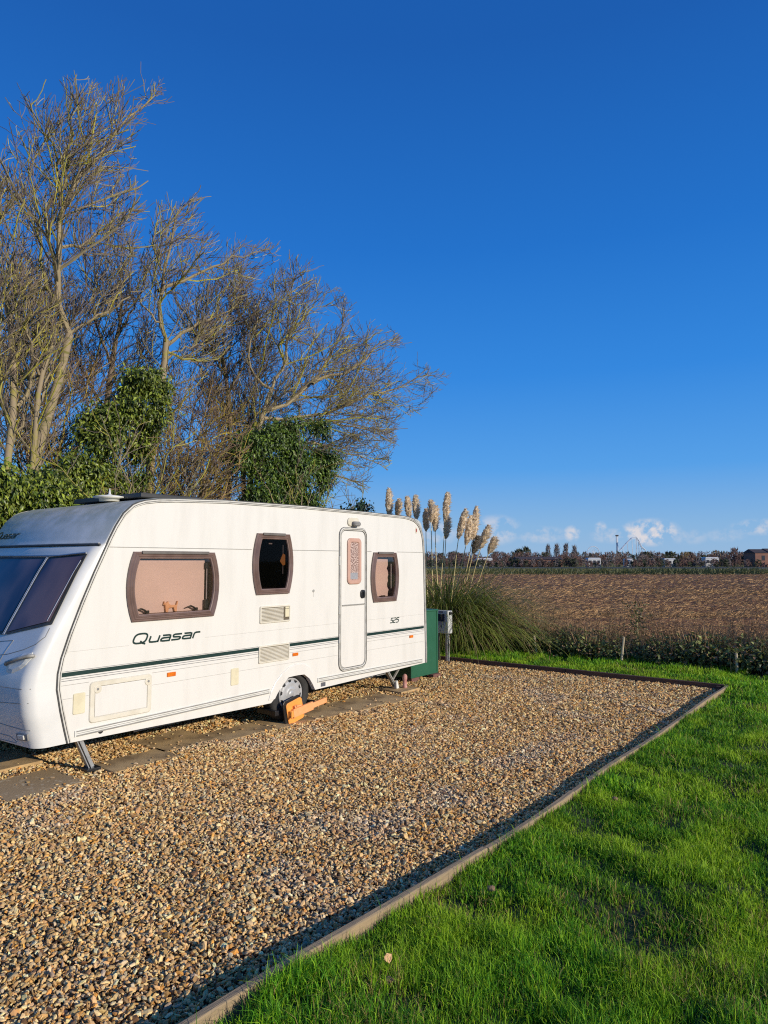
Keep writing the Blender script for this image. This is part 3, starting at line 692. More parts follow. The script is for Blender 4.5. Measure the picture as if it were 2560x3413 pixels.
# ------------------------------------------------------------------ wheel clamp
cl = Thing('wheel_clamp', 'bright orange wheel clamp locked on the caravan wheel', 'wheel clamp', (2.6, .07, 0))
def rot_rect(cx, cz, w, h, ang, r, n=5):
    pts = rrect(-w/2, w/2, -h/2, h/2, r, 0, n); ca, sa = math.cos(ang), math.sin(ang)
    return [(cx+x*ca-z*sa, cz+x*sa+z*ca) for x, z in pts]
A_ = R(-10)
mb = MB(); mb.prism(rot_rect(2.655, .142, .285, .280, R(-13), .045), .028, .046); cl.part('backing_pad', mb, M['black'], bevel=.004)
mb = MB(); mb.prism(rot_rect(2.640, .136, .245, .243, R(-13), .035), .0465, .062); cl.part('plate', mb, M['clamp'], bevel=.004)
mb = MB(); mb.bar((2.70, .085, .118), (2.39, .085, .158), .030, .092, up=(0, 0, 1)); mb.bar((2.395, .083, .157), (2.16, .083, .185), .026, .060, up=(0, 0, 1)); cl.part('arm', mb, M['clamp_pale'], bevel=.004)
mb = MB(); mb.bar((2.745, .082, .112), (2.70, .082, .118), .030, .075); mb.tube([(2.735, .10, .07), (2.735, .10, .15)], .012, 10); cl.part('hinge', mb, M['clamp'], bevel=.003)
mb = MB(); mb.tube([(2.665, .068, .178), (2.655, .10, .192), (2.60, .105, .196), (2.565, .07, .185)], .011, 8); mb.tube([(2.68, .08, .180), (2.63, .08, .188)], .019, 12); cl.part('hasp', mb, M['clamp_pale'], bevel=.001)
for s_, z_ in ((2.50, .085), (2.67, .065)):
    mb = MB(); mb.tube([(s_+.018, .0635, z_-.002), (s_-.018, .0635, z_+.003)], .008, 8); cl.part('slot', mb, M['brick'])
mb = MB(); mb.box((2.285, -.26, .14), (2.335, .03, .19)); cl.part('jaw', mb, M['black'], bevel=.003)
mb = MB(); mb.box((2.86, -.26, .12), (2.915, .03, .17)); cl.part('jaw', mb, M['black'], bevel=.003)

# ------------------------------------------------------------------ paving slabs
SLABS = []
def slab(poly, label, m='slab', z=.012, tilt=0):
    cx = sum(p[0] for p in poly)/4; cy = sum(p[1] for p in poly)/4
    mb = MB(); mb.slab(poly, -.04, z)
    single('paving_slab', mb, M[m], label, 'paving slab', (cx, cy, 0), 'paving slabs under the caravan', bevel=.006); SLABS.append(poly)
def rect(s0, s1, n0, n1, sk=0): return [(s0, n0), (s1, n0+sk), (s1+.01, n1+sk), (s0+.01, n1)]
slab(rect(3.605, 4.235, -.67, -.06), 'buff paving slab lying mid way between the front steady and the wheel')
slab(rect(2.96, 3.62, -.33, .09), 'stained paving slab running under the front edge of the wheel')
slab(rect(2.36, 2.95, -.33, .14), 'paving slab directly under the orange wheel clamp')
slab(rect(1.76, 2.35, -.34, .19), 'stained paving slab just behind the clamped wheel')
slab(rect(1.16, 1.75, -.33, .25), 'paving slab below the caravan door, second behind the wheel')
slab(rect(.75, 1.15, -.27, .31), 'hindmost slab of the row, half buried in gravel')
slab(rect(4.20, 4.86, -.23, .15), 'sunken wet edged slab right beside the front steady leg')
slab(rect(5.13, 5.74, -.41, .18), 'pale mottled slab by the lower left edge of the picture', 'slab_lichen')
slab(rect(5.08, 5.66, -1.21, -.62), 'brown slab under the nose with a dark joint line', z=.03)
slab(rect(.15, .60, -.34, .03), 'small mossy slab under the rear corner steady', z=.035)

mb = MB(); mb.lathe((.311, -.133, .036), [(0, .035), (.012, .035), (.03, .028), (.06, .034), (.09, .026), (.115, .034), (.15, .036), (.175, .028), (.188, .010)], 'z', 16); mb.sm = [True]*len(mb.sm)
single('turned_post', mb, M['terracotta'], 'short pinkish red turned post on the slab under the rear corner', 'ornament', (.311, -.133, .036))
mb = MB(); mb.loft([[(.40, -.21, .036), (.46, -.21, .036), (.46, -.16, .036), (.40, -.16, .036)], [(.43, -.205, .15), (.46, -.205, .13), (.46, -.165, .13), (.43, -.165, .15)]], True, True)
single('packing_block', mb, M['white_plastic'], 'pale packing block beside the rear corner steady', 'block', (.36, -.15, .036), bevel=.008)

# ------------------------------------------------------------------ green box, hook-up post
gb = Thing('storage_box', 'dark green storage box behind the caravan raised on bricks', 'storage box', (-.58, -.75, 0))
mb = MB(); mb.box((-.940, -1.15, .06), (-.215, -.41, 1.02)); gb.part('body', mb, M['green_box'], bevel=.006)
mb = MB(); mb.box((-.955, -1.165, 1.02), (-.20, -.395, 1.045)); gb.part('lid', mb, M['green_box'], bevel=.006)
mb = MB()
for a in (-.945, -.245):
    mb.box((a, -.4095, .06), (a+.028, -.400, 1.02))
mb.box((-.917, -.4095, .06), (-.245, -.402, .085)); gb.part('edge_strip', mb, M['green_box'], bevel=.003)
for a, b in (((-.93, -.44, .0), (-.72, -.34, .058)), ((-.43, -.50, .0), (-.23, -.40, .058)), ((-.93, -1.1, .0), (-.72, -1.0, .058))):
    mb = MB(); mb.box(a, b); gb.part('brick_foot', mb, M['brick'], bevel=.004)

hk = Thing('hook_up_box', 'grey electric hook-up box on two metal posts by the pampas', 'electric box', (-2.33, -1.2, 0))
mb = MB(); mb.box((-2.49, -1.392, .495), (-2.34, -1.108, .905)); cab = hk.part('cabinet', mb, M['grey_box'], bevel=.012)
mb = MB(); mb.box((-2.343, -1.322, .715), (-2.322, -1.192, .842)); mb.box((-2.335, -1.182, .71), (-2.325, -1.172, .85)); hk.part('socket_cover', mb, M['socket'], cab, bevel=.006)
mb = MB(); mb.box((-2.342, -1.29, .868), (-2.336, -1.215, .892)); hk.part('sticker', mb, M['label_blue'], cab)
mb = MB(); mb.box((-2.342, -1.315, .650), (-2.336, -1.20, .705)); hk.part('notice', mb, M['label_grey'], cab)
mb = MB(); mb.box((-2.342, -1.262, .605), (-2.335, -1.246, .642)); mb.box((-2.341, -1.256, .590), (-2.336, -1.250, .606)); hk.part('lock', mb, M['black'], cab)
mb = MB(); mb.lathe((-2.40, -1.108, .86), [(0, .03), (.03, .03), (.036, .022)], 'y', 16); hk.part('cable_gland', mb, M['black'], cab)
mb = MB(); mb.box((-2.385, -1.175, -.02), (-2.355, -1.13, .4945)); hk.part('post', mb, M['steel'], bevel=.003)
mb = MB(); mb.box((-2.385, -1.345, -.02), (-2.36, -1.31, .4945)); hk.part('post', mb, M['bronze_rail'], bevel=.003)
mb = MB(); mb.tube([(-2.37, -1.113, .495), (-2.375, -1.105, .3), (-2.37, -1.112, .0)], .008, 6); hk.part('cable', mb, M['grey_box'])

# ------------------------------------------------------------------ timber edging
def edge_n(s): return np.interp(s, [-2.4, -1, .9, 2.5, 4.2, 6.0, 8.5], [3.405, 3.42, 3.45, 3.45, 3.47, 3.37, 3.28])
BOARDS = [(-2.42, .60, 'far weathered edging board meeting the dark back board at the corner', .074, .070),
          (.615, 3.10, 'second edging board along the lawn from the far corner', .076, .072),
          (3.115, 4.42, 'short edging board in the middle of the lawn side', .078, .074),
          (4.435, 8.2, 'nearest edging board running to the bottom of the picture', .080, .076)]
for a, b, lab, za, zb in BOARDS:
    mb = MB(); loops = []
    k = 16
    for i in range(k+1):
        s = a+(b-a)*i/k; n = edge_n(s)+.006*math.sin(s*2.1); z = za+(zb-za)*i/k+.004*math.sin(s*3.3); wv = .003*math.sin(s*9)
        loops.append([(s, n, -.08), (s, n+.040, -.08), (s, n+.041, z-.006), (s, n+.036+wv, z), (s, n+.004, z+.001), (s, n, z-.004)])
    mb.loft(loops, True, True)
    single('edging_board', mb, M['board'], lab, 'edging board', ((a+b)/2, float(edge_n((a+b)/2)), 0), 'timber boards edging the gravel', bevel=.003)
for a, b, lab in ((-2.2, 1.05, 'dark shaded edging board at the back of the gravel by the pampas'), (1.062, 3.44, 'dark back edging board reaching the far lawn corner')):
    mb = MB(); mb.loft([[(s_-.0, n, z) for s_, z in ((-2.475, -.08), (-2.43, -.08), (-2.428, .072), (-2.476, .074))] for n in [a+(b-a)*i/6 for i in range(7)]], True, True)
    single('edging_board', mb, M['board_dark'], lab, 'edging board', (-2.45, (a+b)/2, 0), 'timber boards edging the gravel', bevel=.003)
mb = MB(); mb.box((-2.41, 3.30, -.05), (-2.36, 3.35, .055)); single('corner_peg', mb, M['board_dark'], 'small dark peg inside the far corner of the gravel edging', 'peg', (-2.38, 3.33, 0), bevel=.004)

# ------------------------------------------------------------------ ground sheets
def ground_poly(name, pts, z, m, sub=None):
    me = bpy.data.meshes.new(name); v = [W(s, n, z) for s, n in pts]
    me.from_pydata(v, [], [tuple(range(len(v)))]); me.materials.append(m)
    o = bpy.data.objects.new(name, me); COL.objects.link(o); o['kind'] = 'structure'
    if me.polygons[0].normal.z < 0: me.flip_normals()
    return o

def field_material(name, far=False):
    m = bpy.data.materials.new(name); m.use_nodes = True; nt = m.node_tree; L = nt.links; p = nt.nodes['Principled BSDF']
    p.inputs['Roughness'].default_value = 0.95; p.inputs['Specular IOR Level'].default_value = 0.1
    g = nd(nt, 'ShaderNodeNewGeometry')
    n1 = nd(nt, 'ShaderNodeTexNoise', Scale=2.6, Detail=9.0, Roughness=0.75); L.new(g.outputs['Position'], n1.inputs['Vector'])
    mp = nd(nt, 'ShaderNodeMapping'); mp.inputs['Scale'].default_value = (0.045, 0.75, 1); L.new(g.outputs['Position'], mp.inputs['Vector'])
    n2 = nd(nt, 'ShaderNodeTexNoise', Scale=1.0, Detail=4.0); L.new(mp.outputs['Vector'], n2.inputs['Vector'])
    cr = nd(nt, 'ShaderNodeValToRGB'); L.new(n1.outputs['Fac'], cr.inputs[0])
    e = cr.color_ramp.elements
    if far:
        e[0].position = .3; e[0].color = (.15, .155, .045, 1); e[1].position = .7; e[1].color = (.42, .35, .12, 1)
    else:
        e[0].position = .34; e[0].color = (.065, .034, .020, 1); e[1].position = .70; e[1].color = (.42, .23, .105, 1)
        x = cr.color_ramp.elements.new(.52); x.color = (.20, .095, .050, 1)
    mx = nd(nt, 'ShaderNodeMix', data_type='RGBA', blend_type='MULTIPLY'); mx.inputs[0].default_value = 0.75; L.new(cr.outputs[0], mx.inputs[6])
    mr = nd(nt, 'ShaderNodeMapRange'); mr.inputs[1].default_value = .3; mr.inputs[2].default_value = .7; mr.inputs[3].default_value = .55; mr.inputs[4].default_value = 1.7; L.new(n2.outputs['Fac'], mr.inputs[0])
    L.new(mr.outputs[0], mx.inputs[7]); L.new(mx.outputs[2], p.inputs['Base Color'])
    b = nd(nt, 'ShaderNodeBump', Strength=0.9, Distance=0.12); L.new(n1.outputs['Fac'], b.inputs['Height']); L.new(b.outputs['Normal'], p.inputs['Normal'])
    return m
M['field'] = field_material('ploughed_field'); M['rough'] = field_material('rough_grassland', True)
M['far_dark'] = mat('dark_far_strip', (0.028, 0.026, 0.016), 0.95, col2=(0.05, 0.05, 0.025), scale=.2)
M['far_grey'] = mat('far_track_surface', (0.16, 0.16, 0.17), 0.9, col2=(0.12, 0.12, 0.13), scale=.2)

def sheet(name, x0, x1, y0, y1, z, m):
    me = bpy.data.meshes.new(name); me.from_pydata([(x0,y0,z),(x1,y0,z),(x1,y1,z),(x0,y1,z)], [], [(0,1,2,3)]); me.materials.append(m)
    o = bpy.data.objects.new(name, me); COL.objects.link(o); o['kind'] = 'structure'; return o
sheet('ground', -3000, 3000, -300, 6000, -.10, M['rough'])
# lawn: gently uneven sheet
def lawn_h(s, n):
    return .055*(vnoise(s+50, n+50, .50, 1)-.5)+.035*(vnoise(s+50, n+50, 1.7, 2)-.5)+.034*(vnoise(s+50, n+50, .20, 3)-.5)+.022
def grid_obj(name, s0, s1, n0, n1, step, hf, m):
    S_, N_ = np.meshgrid(np.arange(s0, s1+1e-6, step), np.arange(n0, n1+1e-6, step), indexing='ij'); Z = hf(S_, N_)
    X = ORI[0]+UX[0]*S_+NX[0]*N_; Y = ORI[1]+UX[1]*S_+NX[1]*N_; a, b = S_.shape
    I = np.arange(a*b).reshape(a, b); F = np.stack([I[:-1,:-1], I[1:,:-1], I[1:,1:], I[:-1,1:]], -1).reshape(-1, 4)
    o = np_obj(name, np_mesh(name, np.stack([X, Y, Z], -1).reshape(-1, 3), [F], m, smooth=True)); o['kind'] = 'structure'; return o
grid_obj('lawn', -3.9, 9.0, 3.44, 14.0, .08, lambda s, n: lawn_h(s, n)+.0, M['soil'])
grid_obj('grass_verge', -4.6, -2.47, -4.5, 3.44, .08, lambda s, n: lawn_h(s, n)+.015, M['soil'])
grid_obj('gravel_bed', -2.43, 9.0, -3.6, 3.42, .08, lambda s, n: .012*(vnoise(s+50, n+50, .5, 5)-.5)-.018, M['gravel_bed'])
def back_h(s, n): return .10*vnoise(s+90, n+50, .8, 9)-.06
grid_obj('hedge_bank', -3.0, 12.0, -9.0, -3.6, .15, back_h, M['soil'])
# ploughed field with furrow relief near the hedge
def field():
    xs = np.concatenate([np.arange(-30, 40, .22)]); ys = np.concatenate([np.arange(9.0, 34, .20)])
    X, Y = np.meshgrid(xs, ys, indexing='ij')
    sx = X-ORI[0]; sy = Y-ORI[1]; s = sx*UX[0]+sy*UX[1]
    Z = .09*(vnoise(X+60, Y*2.2+30, .5, 21)-.5)+.06*(vnoise(X+60, Y+30, .25, 22)-.5)+.05*np.sin(Y*2.4+.6*vnoise(X+60, Y, 4, 4))-.05
    a, b = X.shape; I = np.arange(a*b).reshape(a, b); F = np.stack([I[:-1,:-1], I[1:,:-1], I[1:,1:], I[:-1,1:]], -1).reshape(-1, 4)
    keep = (s.ravel()[F] < -4.4).all(1)
    o = np_obj('field', np_mesh('field', np.stack([X, Y, Z], -1).reshape(-1, 3), [F[keep]], M['field'], smooth=True)); o['kind'] = 'structure'
field()
sheet('far_field', -160, 260, 33.5, 96, -.06, M['field'])
sheet('far_meadow', -300, 500, 96.2, 170, -.05, M['rough'])
sheet('far_strip', -300, 500, 170.5, 215, -.03, M['far_dark'])
sheet('far_track', 70, 500, 155, 162, -.02, M['far_grey'])

# ------------------------------------------------------------------ gravel
def gravel():
    def scatter(step, s0, s1, n0, n1, dmin, dmax):
        S_, N_ = np.meshgrid(np.arange(s0, s1, step), np.arange(n0, n1, step), indexing='ij')
        s = S_.ravel()+RNG.uniform(-.5, .5, S_.size)*step*1.1; n = N_.ravel()+RNG.uniform(-.5, .5, S_.size)*step*1.1
        d = np.hypot(s-CAM[0], n-CAM[1]); k = (d >= dmin) & (d < dmax) & inview(s, n) & (n < np.interp(s, [-2.4, -1, .9, 2.5, 4.2, 6.0, 8.5], [3.405, 3.42, 3.45, 3.45, 3.47, 3.37, 3.28])-.012) & (s > -2.42)
        s, n = s[k], n[k]
        on = np.zeros(len(s), bool)
        for p in SLABS:
            xs = [q[0] for q in p]; ys = [q[1] for q in p]
            wob = .035*(vnoise(s*1+40, n+40, .11, 31)-.5)*2
            on |= (s > min(xs)+.012+wob) & (s < max(xs)-.012+wob) & (n > min(ys)+.012+wob) & (n < max(ys)-.02+wob)
        keep = ~on | (RNG.random(len(s)) < .012)
        return s[keep], n[keep], on[keep]
    ico_v = []
    t = (1+5**.5)/2
    ico = np.array([(-1,t,0),(1,t,0),(-1,-t,0),(1,-t,0),(0,-1,t),(0,1,t),(0,-1,-t),(0,1,-t),(t,0,-1),(t,0,1),(-t,0,-1),(-t,0,1)], float)
    ico /= np.linalg.norm(ico[0])
    icf = np.array([(0,11,5),(0,5,1),(0,1,7),(0,7,10),(0,10,11),(1,5,9),(5,11,4),(11,10,2),(10,7,6),(7,1,8),(3,9,4),(3,4,2),(3,2,6),(3,6,8),(3,8,9),(4,9,5),(2,4,11),(6,2,10),(8,6,7),(9,8,1)])
    octv = np.array([(1,0,0),(-1,0,0),(0,1,0),(0,-1,0),(0,0,1),(0,0,-1)], float); ocf = np.array([(0,2,4),(2,1,4),(1,3,4),(3,0,4),(2,0,5),(1,2,5),(3,1,5),(0,3,5)])
    Vs, Fs, Cs = [], [], []; off = 0
    pal = np.array([(.60,.42,.22),(.70,.53,.31),(.78,.65,.45),(.50,.32,.145),(.36,.225,.105),(.50,.43,.33),(.29,.24,.19),(.60,.32,.085),(.19,.105,.055),(.72,.53,.29)])
    pw = np.array([.24,.19,.07,.16,.10,.06,.035,.06,.045,.05]); pw /= pw.sum()
    for (step, dmin, dmax, base, bf, sz, layers) in ((.0132, 0, 4.6, ico, icf, .0104, 1), (.0150, 4.6, 7.6, ico, icf, .0116, 1), (.020, 7.6, 20, octv, ocf, .0160, 1)):
        s, n, on = scatter(step, -2.45, 8.6, -3.4, 3.5, dmin, dmax)
        m = len(s); k = len(base)
        sc = sz*RNG.lognormal(0, .26, m)
        ax = np.stack([sc*RNG.uniform(.95, 1.5, m), sc*RNG.uniform(.65, 1.0, m), sc*RNG.uniform(.32, .65, m)], 1)
        V = base[None]*(1+RNG.uniform(-.26, .26, (m, k, 1)))*ax[:, None, :]
        # random rotations: yaw any, tilt moderate
        yaw = RNG.uniform(0, 6.283, m); tx = RNG.normal(0, .58, m); ty = RNG.normal(0, .58, m)
        tx = np.where(on, tx*.2, tx); ty = np.where(on, ty*.2, ty)
        cx, sx = np.cos(tx)[:, None], np.sin(tx)[:, None]; y, z = V[..., 1]*cx-V[..., 2]*sx, V[..., 1]*sx+V[..., 2]*cx; x = V[..., 0]
        cy, sy = np.cos(ty)[:, None], np.sin(ty)[:, None]; x, z = x*cy+z*sy, -x*sy+z*cy
        cw, sw = np.cos(yaw)[:, None], np.sin(yaw)[:, None]; x, y = x*cw-y*sw, x*sw+y*cw
        h = .012*(vnoise(s+50, n+50, .5, 5)-.5)+RNG.uniform(-.019, .010, m)+.006*(vnoise(s+50, n+50, .12, 6)-.5)
        h = np.where(on, .018, h)
        # rake a little up against the boards
        P = np.stack([x+s[:, None], y+n[:, None], z+h[:, None]], -1).reshape(-1, 3)
        Wd = np.stack([ORI[0]+UX[0]*P[:, 0]+NX[0]*P[:, 1], ORI[1]+UX[1]*P[:, 0]+NX[1]*P[:, 1], P[:, 2]], 1)
        ci = RNG.choice(len(pal), m, p=pw); c = pal[ci]*np.array([1.12, 1.0, .76])*RNG.uniform(.70, 1.28, (m, 1))*(1+RNG.uniform(-.06, .06, (m, 3)))
        patch = vnoise(s+50, n+50, .45, 8)[:, None]; grey = c.mean(1, keepdims=True); c = c*(1-.35*np.clip(patch-.62, 0, 1)*2)+grey*.35*np.clip(patch-.62, 0, 1)*2
        Vs.append(Wd); Cs.append(np.repeat(c, k, 0)); Fs.append((bf[None]+(np.arange(m)*k)[:, None, None]).reshape(-1, 3)+off); off += m*k
    me = np_mesh('gravel', np.concatenate(Vs), [np.concatenate(Fs)], M['stone'], np.clip(np.concatenate(Cs), .02, .85))
    o = np_obj('gravel', me); tag(o, 'golden brown angular gravel covering the pitch', 'gravel', kind='stuff')
gravel()

# ------------------------------------------------------------------ grass
def blades(s, n, z, h, w, lean, col, colt, seed=0):
    """s,n,z,h,w arrays -> site-space V, F, C of curved blades"""
    m = len(s); a = RNG.uniform(0, 6.283, m); la = RNG.uniform(0, 6.283, m); lx, ly = np.cos(la)*lean*h, np.sin(la)*lean*h
    dx, dy = np.cos(a)*w/2, np.sin(a)*w/2
    V = np.zeros((m, 5, 3))
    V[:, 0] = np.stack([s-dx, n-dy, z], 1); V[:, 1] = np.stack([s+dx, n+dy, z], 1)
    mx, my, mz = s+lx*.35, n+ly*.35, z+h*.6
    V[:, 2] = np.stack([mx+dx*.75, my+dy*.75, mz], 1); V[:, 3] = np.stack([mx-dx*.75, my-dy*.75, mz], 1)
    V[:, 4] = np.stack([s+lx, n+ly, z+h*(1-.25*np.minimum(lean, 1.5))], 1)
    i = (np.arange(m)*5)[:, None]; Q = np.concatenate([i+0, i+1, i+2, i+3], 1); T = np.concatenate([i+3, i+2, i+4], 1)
    C = np.zeros((m, 5, 3)); C[:, :2] = (col*.35)[:, None]; C[:, 2:4] = col[:, None]; C[:, 4] = colt  # blade feet coloured darker, painting in the shade between blades
    return V.reshape(-1, 3), Q, T, C.reshape(-1, 3)
def to_world(P): return np.stack([ORI[0]+UX[0]*P[:, 0]+NX[0]*P[:, 1], ORI[1]+UX[1]*P[:, 0]+NX[1]*P[:, 1], P[:, 2]], 1)
def grass_patch(name, label, s0, s1, n0, n1, hf, rules, cond=None):
    Vs, Qs, Ts, Cs = [], [], [], []; off = 0
    for dens, dmin, dmax, hh, ww in rules:
        m = int(dens*(s1-s0)*(n1-n0)); s = RNG.uniform(s0, s1, m); n = RNG.uniform(n0, n1, m); d = np.hypot(s-CAM[0], n-CAM[1])
        k = (d >= dmin) & (d < dmax) & inview(s, n)
        if cond is not None: k &= cond(s, n)
        # tufted: thin out hollows
        tuft = vnoise(s+50, n+50, .16, 41); patch = vnoise(s+50, n+50, .8, 42); bare = vnoise(s+50, n+50, .42, 43)
        k &= (RNG.random(m) < np.clip(.15+1.35*tuft, 0, 1)) & ~((bare > .87) & (RNG.random(m) < .5))
        s, n, tuft, patch, bare = s[k], n[k], tuft[k], patch[k], bare[k]; m = len(s)
        h = hh*RNG.lognormal(0, .28, m)*(.55+.75*tuft)*(.8+.4*patch); w = ww*RNG.uniform(.7, 1.3, m); lean = np.abs(RNG.normal(.45, .35, m))
        g = np.array([.135, .38, .014]); y = np.array([.38, .56, .024]); b = np.array([.035, .135, .012]); st = np.array([.36, .28, .09])
        r = RNG.random((m, 1)); c = g*(1-r)+np.where(RNG.random((m, 1)) > .48, y, b)*r
        c = c*(.75+.5*patch[:, None]); yl = np.clip((vnoise(s+50, n+50, .30, 44)-.45)*2.4, 0, .75)[:, None]; c = c*(1-yl)+y*yl
        dry = (RNG.random(m) < np.where(bare > .78, .22, .035))[:, None]; c = np.where(dry, st, c)
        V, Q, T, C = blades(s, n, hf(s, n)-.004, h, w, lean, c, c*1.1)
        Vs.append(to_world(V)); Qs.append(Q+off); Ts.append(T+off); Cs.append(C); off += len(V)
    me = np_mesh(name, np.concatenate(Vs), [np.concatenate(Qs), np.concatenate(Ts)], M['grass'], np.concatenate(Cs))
    return tag(np_obj(name, me), label, 'grass', kind='stuff')
grass_patch('lawn_grass', 'bright green uneven lawn grass beside the gravel', -3.7, 8.4, 3.44, 13.5, lawn_h,
            [(27000, 0, 3.6, .058, .0036), (17000, 3.6, 5.6, .056, .0046), (9000, 5.6, 9, .056, .0068), (4600, 9, 22, .055, .010)],
            lambda s, n: n > np.interp(s, [-2.4, -1, .9, 2.5, 4.2, 6.0, 8.5], [3.405, 3.42, 3.45, 3.45, 3.47, 3.37, 3.28])+.045)
grass_patch('verge_grass', 'strip of green grass between the back board and the brambles', -4.4, -2.48, -3.2, 3.44, lambda s, n: lawn_h(s, n)+.015,
            [(3800, 0, 30, .060, .011)])

# dry leaves and clods lying on lawn and gravel
def clod(s, n, z, r, m, label, cat, name, flat=.6):
    mb = MB(); k = 7; loops = []
    for i in range(5):
        t = math.pi*(i+.5)/5; loops.append([(s+r*math.sin(t)*math.cos(a)*random.uniform(.75, 1.2), n+r*math.sin(t)*math.sin(a)*random.uniform(.75, 1.2), z-r*flat*math.cos(t)*random.uniform(.8, 1.1)) for a in [2*math.pi*j/k for j in range(k)]])
    mb.loft(loops, True, True); single(name, mb, M[m], label, cat, (s, n, z-r*flat))
def leaf_obj(s, n, z, r, m, label, tilt):
    mb = MB(); k = 10; ring = []; ring2 = []
    for j in range(k):
        a = 2*math.pi*j/k; rr = r*(.8+.35*random.random())*(1.15 if j % 5 == 0 else 1)
        x, y = rr*math.cos(a), rr*.8*math.sin(a); h = .35*(x*x)/r+.2*abs(y)
        ring.append((s+x, n+y*math.cos(tilt), z+h+y*math.sin(tilt))); ring2.append((s+x, n+y*math.cos(tilt), z+h+y*math.sin(tilt)+.0025))
    mb.loft([ring, ring2], True, True); single('fallen_leaf', mb, M[m], label, 'leaf', (s, n, z))
leaf_obj(5.73, 3.74, .092, .024, 'clod', 'curled tan leaf in the lawn near the bottom edge', -.85)
clod(5.80, 3.80, .060, .024, 'dead_leaf', 'grey brown worm cast in the lawn below the tan leaf', 'clod', 'soil_clod')
clod(4.83, 3.74, .060, .024, 'dead_leaf', 'brown clod in the grass beside the nearest board', 'clod', 'soil_clod')
clod(3.05, 3.78, .062, .024, 'dead_leaf', 'small brown clod in the grass beside the second board', 'clod', 'soil_clod')
leaf_obj(4.033, 1.558, .022, .028, 'dead_leaf', 'dark dead leaf lying alone in the middle of the gravel', .2)
leaf_obj(2.629, 2.918, .022, .030, 'dead_leaf', 'dark dead leaf on the gravel towards the far lawn edge', .2)

# ------------------------------------------------------------------ leaves, trees
def leaf_cards(P, D, Nn, L_, Wd, C):
    """folded pointed leaves: P base, D direction, Nn normal (m,3); length, width (m,)"""
    m = len(P); D = D/np.linalg.norm(D, axis=1, keepdims=True); X = np.cross(D, Nn); X /= np.linalg.norm(X, axis=1, keepdims=True)+1e-9; Nn = np.cross(X, D)
    V = np.zeros((m, 6, 3)); L_ = L_[:, None]; Wd = Wd[:, None]
    V[:, 0] = P; V[:, 1] = P+D*L_*.4+X*Wd*.5+Nn*Wd*.18; V[:, 2] = P+D*L_*.5; V[:, 3] = P+D*L_*.4-X*Wd*.5+Nn*Wd*.18; V[:, 4] = P+D*L_-Nn*L_*.15; V[:, 5] = V[:, 2]
    i = (np.arange(m)*6)[:, None]
    T = np.concatenate([np.concatenate([i+0, i+1, i+2], 1), np.concatenate([i+0, i+2, i+3], 1), np.concatenate([i+1, i+4, i+2], 1), np.concatenate([i+2, i+4, i+3], 1)])
    return V.reshape(-1, 3), T, np.repeat(C, 6, 0)

def tubes(P, Rr, sides):
    """P (m,k,3), Rr (m,k) -> V, Q"""
    m, k, _ = P.shape; T = np.zeros_like(P); T[:, 1:-1] = P[:, 2:]-P[:, :-2]; T[:, 0] = P[:, 1]-P[:, 0]; T[:, -1] = P[:, -1]-P[:, -2]
    T /= np.linalg.norm(T, axis=2, keepdims=True)+1e-9
    ref = np.tile(np.array([.31, .93, .17]), (m, k, 1)); X = np.cross(T, ref); X /= np.linalg.norm(X, axis=2, keepdims=True)+1e-9; Y = np.cross(T, X)
    a = np.arange(sides)*2*np.pi/sides
    V = P[:, :, None]+Rr[:, :, None, None]*(X[:, :, None]*np.cos(a)[None, None, :, None]+Y[:, :, None]*np.sin(a)[None, None, :, None])
    I = np.arange(m*k*sides).reshape(m, k, sides); J = np.roll(I, -1, 2)
    Q = np.stack([I[:, :-1], J[:, :-1], J[:, 1:], I[:, 1:]], -1).reshape(-1, 4)
    return V.reshape(-1, 3), Q

def resample(pts, k):
    pts = np.asarray(pts, float); d = np.r_[0, np.cumsum(np.linalg.norm(np.diff(pts, axis=0), axis=1))]; t = np.linspace(0, d[-1], k)
    out = np.stack([np.interp(t, d, pts[:, i]) for i in range(3)], 1)
    if k > 4:
        o = out.copy(); o[1:-1] = .25*out[:-2]+.5*out[1:-1]+.25*out[2:]; out = o
    return out

def to_plane(P, n0):
    t = (CAM[1]-n0)/(CAM[1]-P[..., 1]); return CAM[0]+(P[..., 0]-CAM[0])*t, CAM[2]+(P[..., 2]-CAM[2])*t

